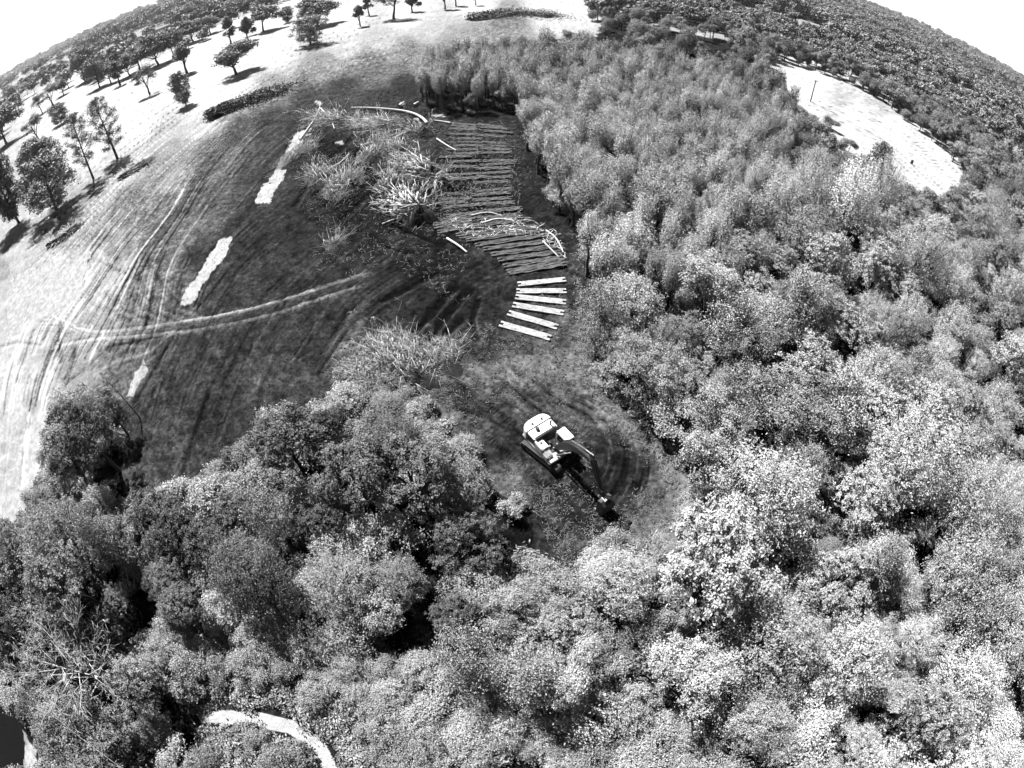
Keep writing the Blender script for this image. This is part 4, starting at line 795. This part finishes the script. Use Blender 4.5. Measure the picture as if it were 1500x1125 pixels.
# ------------------------------------------------------------------ brush piles, logs, litter
def brush_pile(px, py, R, n, az, spread, Ls, lab, bright=M_DEAD, leafy=2500, hgt=1.0, ell=1.0, th=.05, name='brush_pile', twig_tone=1.0, rise=(8, 50)):
    x, y = at(px, py); o = empty(name, (x, y, ground_z(x, y))); tag(o, lab, 'brush pile', 'brush piles on the cleared ground')
    ca, sa = math.cos(az), math.sin(az)
    # dark soil mound, offset to stand in for the shade of the hollow
    nr, na = 7, 26; V = []
    for i in range(nr):
        for j in range(na):
            f = i / (nr - 1); a = 2 * math.pi * j / na; rr = R * (.9 if leafy < 3000 else .5) * f * (1 + .25 * math.sin(3*a + px) + rng.normal() * .05); X, Y = rr * math.cos(a) * ell, rr * math.sin(a)
            V.append((X*ca - Y*sa + R*.25, X*sa + Y*ca - R*.3, hgt * (1 - f) ** .8 * (1 + rng.normal() * .15) - .1))
    Q = [[i*na + j, i*na + (j+1) % na, (i+1)*na + (j+1) % na, (i+1)*na + j] for i in range(nr-1) for j in range(na)]
    link('soil_shade_mound', mesh('soil_shade_mound', V, Q, M_SOIL), o)
    u = rng.normal(size=(n, 2)) * R * .38 * [ell, 1]; B = np.c_[u[:, 0]*ca - u[:, 1]*sa - R*.3, u[:, 0]*sa + u[:, 1]*ca + R*.35, rng.uniform(.1, hgt, n)]
    aa = az + rng.normal(size=n) * spread; el = np.radians(rng.uniform(rise[0], rise[1], n)); L = Ls * rng.uniform(.4, 1.2, n)
    D = np.c_[np.cos(aa)*np.cos(el), np.sin(aa)*np.cos(el), np.sin(el)]; M1 = B + D * L[:, None] * .5 + rng.normal(size=(n, 3)) * .08 * L[:, None] * .5; E = M1 + unit(D + rng.normal(size=(n, 3)) * .18) * L[:, None] * .5
    r = th * rng.uniform(.5, 1.5, n); P0, P1, A, C = [B, M1], [M1, E], [r, r*.7], [r*.7, r*.25]
    for k in range(3):
        s = M1 + (E - M1) * rng.uniform(.1, .9, (n, 1)); e = s + unit(D + rng.normal(size=(n, 3)) * .7) * L[:, None] * .28; P0.append(s); P1.append(e); A.append(r*.4); C.append(r*.15)
    Vb, Qb = prisms(np.concatenate(P0), np.concatenate(P1), np.concatenate(A), np.concatenate(C), 4); link('branches', mesh('branches', Vb, Qb, bright), o)
    nt_ = n * 7; q = rng.normal(size=(nt_, 2)) * R * .5 * [ell, 1]; b0 = np.c_[q[:, 0]*ca - q[:, 1]*sa - R*.2, q[:, 0]*sa + q[:, 1]*ca + R*.25, rng.uniform(.05, hgt * .85, nt_) * np.exp(-(q ** 2).sum(1) / (R * ell) ** 2)]
    dd = unit(np.c_[rng.normal(size=(nt_, 2)), rng.normal(size=nt_) * .22]); Vt, Qt = prisms(b0, b0 + dd * rng.uniform(.5, 2.6, (nt_, 1)), th * .5, th * .2, 4); link('tangle', mesh('tangle', Vt, Qt, M_PBARK), o)
    if leafy:
        ang = rng.uniform(0, 6.28, leafy); q = np.sqrt(rng.random(leafy)); X = np.cos(ang) * q * R * 1.15 * ell; Y = np.sin(ang) * q * R * 1.15
        P = np.c_[X*ca - Y*sa - R*.5, X*sa + Y*ca + R*.55, hgt * (1.1 - q) * rng.uniform(.4, 1.35, leafy) + .08]; Vt, Qt = leaves(P, unit(rng.normal(size=(leafy, 3)) + [0, 0, .8]), rng.uniform(.12, .5, leafy), rng.uniform(.015, .045, leafy))
        k_ = link('twigs', mesh('twigs', Vt, Qt, M_LEAF, rng.random(leafy)), o); k_.color = (twig_tone, twig_tone, twig_tone, 1)
    return o
UPL = 2.1
brush_pile(612, 316, 2.8, 75, 2.1, .75, 5.5, 'large fan of bleached poles with a black hollow, lowest of the pale piles', leafy=1500, hgt=2.4, th=.12, twig_tone=1.4, rise=(2, 26))
brush_pile(628, 258, 3.0, 75, 2.5, .5, 6.0, 'long pale pile of stripped poles beside the mat road', leafy=1800, hgt=2.1, th=.11, twig_tone=1.5, rise=(2, 22))
brush_pile(645, 268, 2.2, 34, -.9, .6, 5.0, 'scattered stub of pale poles right against the mat road', leafy=900, hgt=1.0, th=.07, twig_tone=1.2)
brush_pile(512, 276, 3.0, 90, 1.5, .7, 4.5, 'low elongated pile of pale branches left of the two big fans', leafy=3500, hgt=1.8, ell=1.7, th=.05, twig_tone=1.5)
brush_pile(548, 236, 2.4, 90, 1.3, .5, 5.5, 'smaller upright brush pile between the long pile and the fans', leafy=2500, hgt=1.5, th=.05, twig_tone=1.6)
brush_pile(440, 232, 3.0, 80, 1.1, .6, 4.5, 'brush heap beside the upper bright sand strip', leafy=1800, hgt=1.3, ell=1.8, th=.05, twig_tone=1.0)
brush_pile(495, 362, 1.5, 26, 1.2, .9, 3.2, 'small lone heap of sticks in the middle of the mud', leafy=700, hgt=.7, th=.035)
brush_pile(620, 196, 2.6, 30, 2.4, .8, 4.0, 'dark root heap at the top of the mat road', leafy=900, hgt=1.6, th=.06, twig_tone=.6)
brush_pile(560, 184, 4.0, 110, 2.9, .7, 6.0, 'flattened pale debris inside the curved log', leafy=2500, hgt=.7, ell=1.5, th=.06, twig_tone=1.7, rise=(0, 14))
brush_pile(490, 178, 4.0, 90, 2.7, .7, 6.0, 'ragged grey brush at the head of the upper sand strip', leafy=2500, hgt=.9, ell=1.8, th=.05, twig_tone=1.1, rise=(0, 25))
brush_pile(600, 545, 3.4, 120, 2.4, .8, 3.4, 'largest brush pile, leafy and straw pale with a dark hollow, above the dark canopy', M_DEAD, 3500, 1.3, 1.4, .035, twig_tone=1.1)
brush_pile(655, 530, 1.8, 50, 1.2, 1.2, 2.4, 'low heap of straw right of the largest brush pile', M_DEAD, 2500, .6, 1.3, .025, twig_tone=1.2)
brush_pile(545, 560, 2.4, 70, 2.9, 1.0, 2.6, 'low pale brush spilling left from the largest brush pile', M_DEAD, 3200, .7, 1.3, .028, twig_tone=1.1)
brush_pile(470, 262, 2.2, 60, 1.8, .8, 4.0, 'low tangled heap left of the elongated pale pile', leafy=1500, hgt=1.1, ell=1.6, th=.05, twig_tone=1.0)
brush_pile(588, 225, 2.2, 60, 2.3, .7, 4.5, 'short tangled heap above the long stripped poles', leafy=1200, hgt=1.4, th=.07, twig_tone=1.2)
brush_pile(575, 275, 2.0, 50, 1.7, .7, 4.0, 'small tangled heap between the two big fans of poles', leafy=900, hgt=1.2, th=.06, twig_tone=1.1)
def windrow(pts, wd, hgt, lab, seed):
    P = resample(smooth([at(*p) for p in pts]), .5); n = len(P); o = empty('windrow', (P[0][0], P[0][1], 0)); tag(o, lab, 'windrow', 'long heaps of cleared brush')
    k = 5200; i = rng.integers(0, n, k); sp = rng.normal(size=(k, 2)) * wd * .4; sp *= (.3 + 1.1 * i / n)[:, None] * (.5 + 1.6 * vnoise(i * .12, i * 0 + seed, seed, 3))[:, None]; C = np.c_[P[i] + sp * 1.3 - P[0], hgt * np.exp(-(sp ** 2).sum(1) / wd ** 2 * 2) * rng.uniform(.3, 1.6, k)]
    V, Q = leaves(C, unit(rng.normal(size=(k, 3)) + [0, 0, .5]), rng.uniform(.2, .6, k), rng.uniform(.08, .25, k)); q = link('brush', mesh('brush', V, Q, M_LEAF, rng.random(k) * .8), o); q.color = (.35, .35, .35, 1)
    k = 160; i = rng.integers(0, n, k); b0 = np.c_[P[i] + rng.normal(size=(k, 2)) * wd * .35 - P[0], rng.uniform(.1, hgt, k)]; D = unit(np.c_[rng.normal(size=(k, 2)) + (P[-1] - P[0]) / 30, rng.normal(size=k) * .25]); L = rng.uniform(1.5, 5, k)[:, None]
    V, Q = prisms(b0, b0 + D * L, .09, .03, 4); link('branches', mesh('branches', V, Q, M_DEAD), o)
    V = []; m_ = len(P[::3]); PP = P[::3]; d = np.gradient(PP, axis=0); nn = np.c_[-d[:, 1], d[:, 0]]; nn /= np.linalg.norm(nn, axis=1, keepdims=True)
    for a, b_ in zip(PP, nn):
        for s, z in ((-1, -.1), (-.5, .5), (0, .8), (.5, .5), (1, -.1)): V.append((*(a + b_ * s * wd * .8 - P[0]), z * hgt * rng.uniform(.15, .8) if z > 0 else z))
    Q = [[i*5+j, i*5+j+1, (i+1)*5+j+1, (i+1)*5+j] for i in range(m_-1) for j in range(4)]; link('soil_bank', mesh('soil_bank', V, Q, M_SOIL), o)
windrow([(306,176),(330,165),(360,152),(395,140),(418,130)], 4.2, 2.2, 'long dark heap of brush below the pasture path', 1)
windrow([(688,30),(720,26),(750,20),(790,22),(815,26)], 7, 2.6, 'dark brush heap at the very top beside the forest', 2)
windrow([(72,362),(90,352),(110,335)], 1.2, .5, 'thin dark line of clods on the left field edge', 3)
windrow([(178,262),(195,250),(212,238)], 1.6, .5, 'thin pale and dark rubble line right of the tall trees', 4)
def log(pts, r, lab, m=M_DEAD):
    P = smooth3([(*at(*p), r + .12) for p in pts], 2); n = len(P); R_ = r * np.linspace(1, .45, n); o_ = P[0].copy(); V, Q = prisms(P[:-1] - o_, P[1:] - o_, R_[:-1], R_[1:], 8); g_ = link('log', mesh('log', V, Q, m, smooth=True), None, tuple(o_)); tag(g_, lab, 'log', 'fallen trunks in the cleared mud')
log([(626,183),(618,174),(600,166),(570,162),(540,160),(515,160)], .34, 'long curved pale trunk lying at the top of the mud')
log([(585,158),(592,152)], .4, 'short pale log, left one above the curved trunk'); log([(606,157),(613,152)], .4, 'short pale log, right one above the curved trunk')
log([(440,206),(466,170),(470,152)], .22, 'thin crooked trunk leaning over the upper sand strip'); log([(470,160),(485,175),(490,190)], .2, 'thin pale trunk under the curved trunk, left')
log([(655,352),(672,362),(684,372)], .2, 'pale trunk below the large fan of poles'); log([(560,330),(580,322),(600,318)], .12, 'thin pole trailing left from the large fan')
log([(575,205),(590,198),(602,192)], .22, 'pale pole in the flattened debris'); log([(800,340),(815,350),(825,372)], .15, 'pale pole along the right rim of the mat curve'); log([(795,355),(808,368),(818,378)], .12, 'second pale pole inside the mat curve')
log([(660,182),(650,180),(636,178)], .22, 'pale log at the upper left corner of the mat road')
log([(480,250),(500,240),(512,226)], .16, 'thin pale pole between two brush piles'); log([(530,215),(560,205),(585,196)], .18, 'long pale pole under the flattened debris'); log([(640,205),(655,215),(668,222)], .18, 'pale pole touching the left lane of the mat road')
log([(706,330),(730,322),(752,326)], .2, 'pale trunk lying across the bend of the mat road'); log([(690,318),(715,312),(735,318)], .14, 'thin pale pole above the bend of the mat road')
# straw and twig litter lying in the clearing
def litter(name, poly, n, L0, L1, W0, m, lab, z=.06, pick=None):
    xs = [p[0] for p in poly]; ys = [p[1] for p in poly]; P = []
    U = rng.uniform(min(xs), max(xs), n * 3); Vv = rng.uniform(min(ys), max(ys), n * 3); ok = inpoly(U, Vv, poly) & is_open(U, Vv)
    if pick is not None: ok &= pick(U, Vv)
    U, Vv = U[ok][:n], Vv[ok][:n]; P = np.array([(*at(a, b_), 0) for a, b_ in zip(U, Vv)]); P[:, 2] = [ground_z(a, b_) for a, b_, _ in P]; P[:, 2] += rng.uniform(.02, z, len(P)); k = len(P)
    V, Q = leaves(P, unit(rng.normal(size=(k, 3)) * .45 + [0, 0, 1]), rng.uniform(L0, L1, k), W0); o = link(name, mesh(name, V, Q, m)); tag(o, lab, None, None, 'stuff')
CLR = [(620,560),(700,500),(870,470),(880,560),(905,596),(965,640),(1010,700),(1010,800),(860,800),(828,842),(760,722)]
litter('straw_litter', CLR, 8000, .08, .26, .02, M_STRAW, 'dry straw strewn over the excavator clearing', .12, lambda u, v: vnoise(u*.04, v*.04, 71) * .7 + rng.random(np.shape(u)) * .3 + .1 * (v > 740) > .54 + .25 * np.exp(-((u-905)**2 + (v-695)**2) / 1500) + .25 * np.exp(-((u-745)**2 + (v-650)**2) / 1500))
litter('edge_straw', [(840,400),(880,470),(875,560),(910,590),(975,640),(1010,700),(1010,800),(940,800),(985,740),(960,670),(900,620),(850,560),(845,480)], 6500, .15, .5, .03, M_STRAW, 'pale dry grass along the forest edge of the clearing', .35)
litter('mud_debris', [(420,140),(640,160),(770,190),(850,340),(850,440),(700,500),(560,520),(470,420),(440,300)], 3000, .1, .5, .035, M_STRAW, 'broken twigs scattered over the mud', .15, lambda u, v: vnoise(u*.02, v*.02, 77) > .5)
litter('road_debris', [(640,320),(700,325),(770,318),(820,345),(830,380),(790,350),(740,345),(690,350)], 420, .15, .8, .04, M_DEAD, 'splintered wood strewn on the bend of the mat road', .5)
litter('lane_debris', [(645,178),(760,178),(762,330),(645,335)], 1500, .15, .8, .035, M_STRAW, 'bark and twigs strewn on the mat road', .4)
# clods and stumps of dark soil on the mud: real lumps that throw shade
def lumps(name, poly, n, r0, r1, m, lab, pick=None):
    xs = [p[0] for p in poly]; ys = [p[1] for p in poly]; U = rng.uniform(min(xs), max(xs), n * 3); Vv = rng.uniform(min(ys), max(ys), n * 3); ok = inpoly(U, Vv, poly) & is_open(U, Vv); U, Vv = U[ok][:n], Vv[ok][:n]
    ico = np.array([(1,0,0),(-1,0,0),(0,1,0),(0,-1,0),(0,0,1),(0,0,-1)], float); fq = [(0,2,4,4),(2,1,4,4),(1,3,4,4),(3,0,4,4)]
    tri = np.array([(0,2,4),(2,1,4),(1,3,4),(3,0,4),(2,0,5),(1,2,5),(3,1,5),(0,3,5)]); V, Q = [], []
    for i, (a, b_) in enumerate(zip(U, Vv)):
        x, y = at(a, b_); r = rng.uniform(r0, r1); V.append(ico * r * rng.uniform(.6, 1.3, (6, 1)) * [1.2, 1, .7] + [x, y, ground_z(x, y) + r*.2]); Q.append(tri + 6*i)
    o = link(name, mesh(name, np.concatenate(V), np.concatenate(Q), m)); tag(o, lab, None, None, 'stuff')
lumps('bucket_spoil', [(885,765),(905,752),(925,765),(915,785),(893,782)], 160, .05, .22, M_SOIL, 'loose earth dropped beside the bucket')
lumps('mud_clods', [(200,200),(420,140),(640,160),(770,190),(850,340),(850,440),(870,540),(700,620),(560,560),(200,700),(190,560)], 5000, .04, .13, M_SOIL, 'clods of turned mud')
# utility pole in the right field
x, y = at(1187, 149); o = empty('utility_pole', (x, y, -.1)); tag(o, 'thin dark utility pole standing in the bright right field', 'utility pole')
MB().rod((0, 0, 0), (0, 0, 8.2), .2, .15, n=12).build('pole', M_POLE, o); MB().box(-.7, .7, -.06, .06, 7.6, 7.75, 0, .02).build('crossarm', M_POLE, o)
for s in (-.6, 0, .6): MB().rod((s, 0, 7.76), (s, 0, 7.98), .05, .03, n=8).build('insulator', M_GREYP, o)
x, y = at(1335, 240); o = empty('feed_barrel', (x, y, 0)); tag(o, 'tiny dark upright barrel alone in the white right field', 'barrel'); MB().rod((0,0,0), (0,0,1.3), .42, .38, n=14).build('drum', M_DARK, o); MB().rod((0,0,1.3), (0,0,1.36), .44, .44, n=14).build('lid', M_GREYP, o)
# thin snags poking out of the wood
for (px, py, hh, lab) in ((1380,312,9,'thin dark snag rising at the lower corner of the right field'),(205,612,8,'thin leaning bare stem beside the lone field tree'),(1115,345,7,'thin bare stem among the pale trees of the right wood')):
    x, y = at(px, py); V, Q, _ = twigs(1.2, hh * .5, hh * .5, .12, nb=10, kids=3); tag(link('snag', mesh('snag', V, Q, M_BARK), None, (x, y, 0)), lab, 'snag')
# overhead wire crossing the lower left corner
a = at(-60, 922, 11.5); b_ = at(230, 1160, 12.5); P = np.array([(a[0] + (b_[0]-a[0])*t, a[1] + (b_[1]-a[1])*t, 11.5 + t - 2.2 * 4 * t * (1-t) * .25) for t in np.linspace(0, 1, 25)])
V, Q = prisms(P[:-1], P[1:], .016, .016, 6); tag(link('overhead_wire', mesh('overhead_wire', V, Q, M_WIRE)), 'thin straight wire running over the trees in the lower left corner', 'wire')
# low bright band of sky above the horizon, outside the haze
V = [(13900 * math.sin(a), 13900 * math.cos(a), z) for z in (-60, 3600) for a in np.linspace(0, 2 * math.pi, 97)[:-1]]
Q = [[k, (k+1) % 96, 96 + (k+1) % 96, 96 + k] for k in range(96)]
m = bpy.data.materials.new('bright_sky'); m.use_nodes = True; t = m.node_tree; t.nodes.clear(); em = t.nodes.new('ShaderNodeEmission'); em.inputs[0].default_value = grey(1); em.inputs[1].default_value = .45; mo = t.nodes.new('ShaderNodeOutputMaterial'); t.links.new(em.outputs[0], mo.inputs[0])
tag(link('sky', mesh('sky', V, Q, m)), kind='structure')
# ------------------------------------------------------------------ haze: one box of even air round everything
if HAZE > 0:
    hb = MB(); V = [(x, y, z) for z in (-3, 75) for x, y in ((-9900,-9900),(9900,-9900),(9900,9900),(-9900,9900))]; hb.add(V, [[3,2,1,0],[4,5,6,7],[0,1,5,4],[1,2,6,5],[2,3,7,6],[3,0,4,7]])
    m = bpy.data.materials.new('haze'); m.use_nodes = True; t = m.node_tree; t.nodes.clear(); pv = t.nodes.new('ShaderNodeVolumePrincipled'); pv.inputs['Color'].default_value = grey(.98); pv.inputs['Density'].default_value = HAZE; pv.inputs['Anisotropy'].default_value = .3
    mo = t.nodes.new('ShaderNodeOutputMaterial'); t.links.new(pv.outputs[0], mo.inputs['Volume']); tag(hb.build('haze', m), 'pale haze over the far land', None, None, 'stuff')
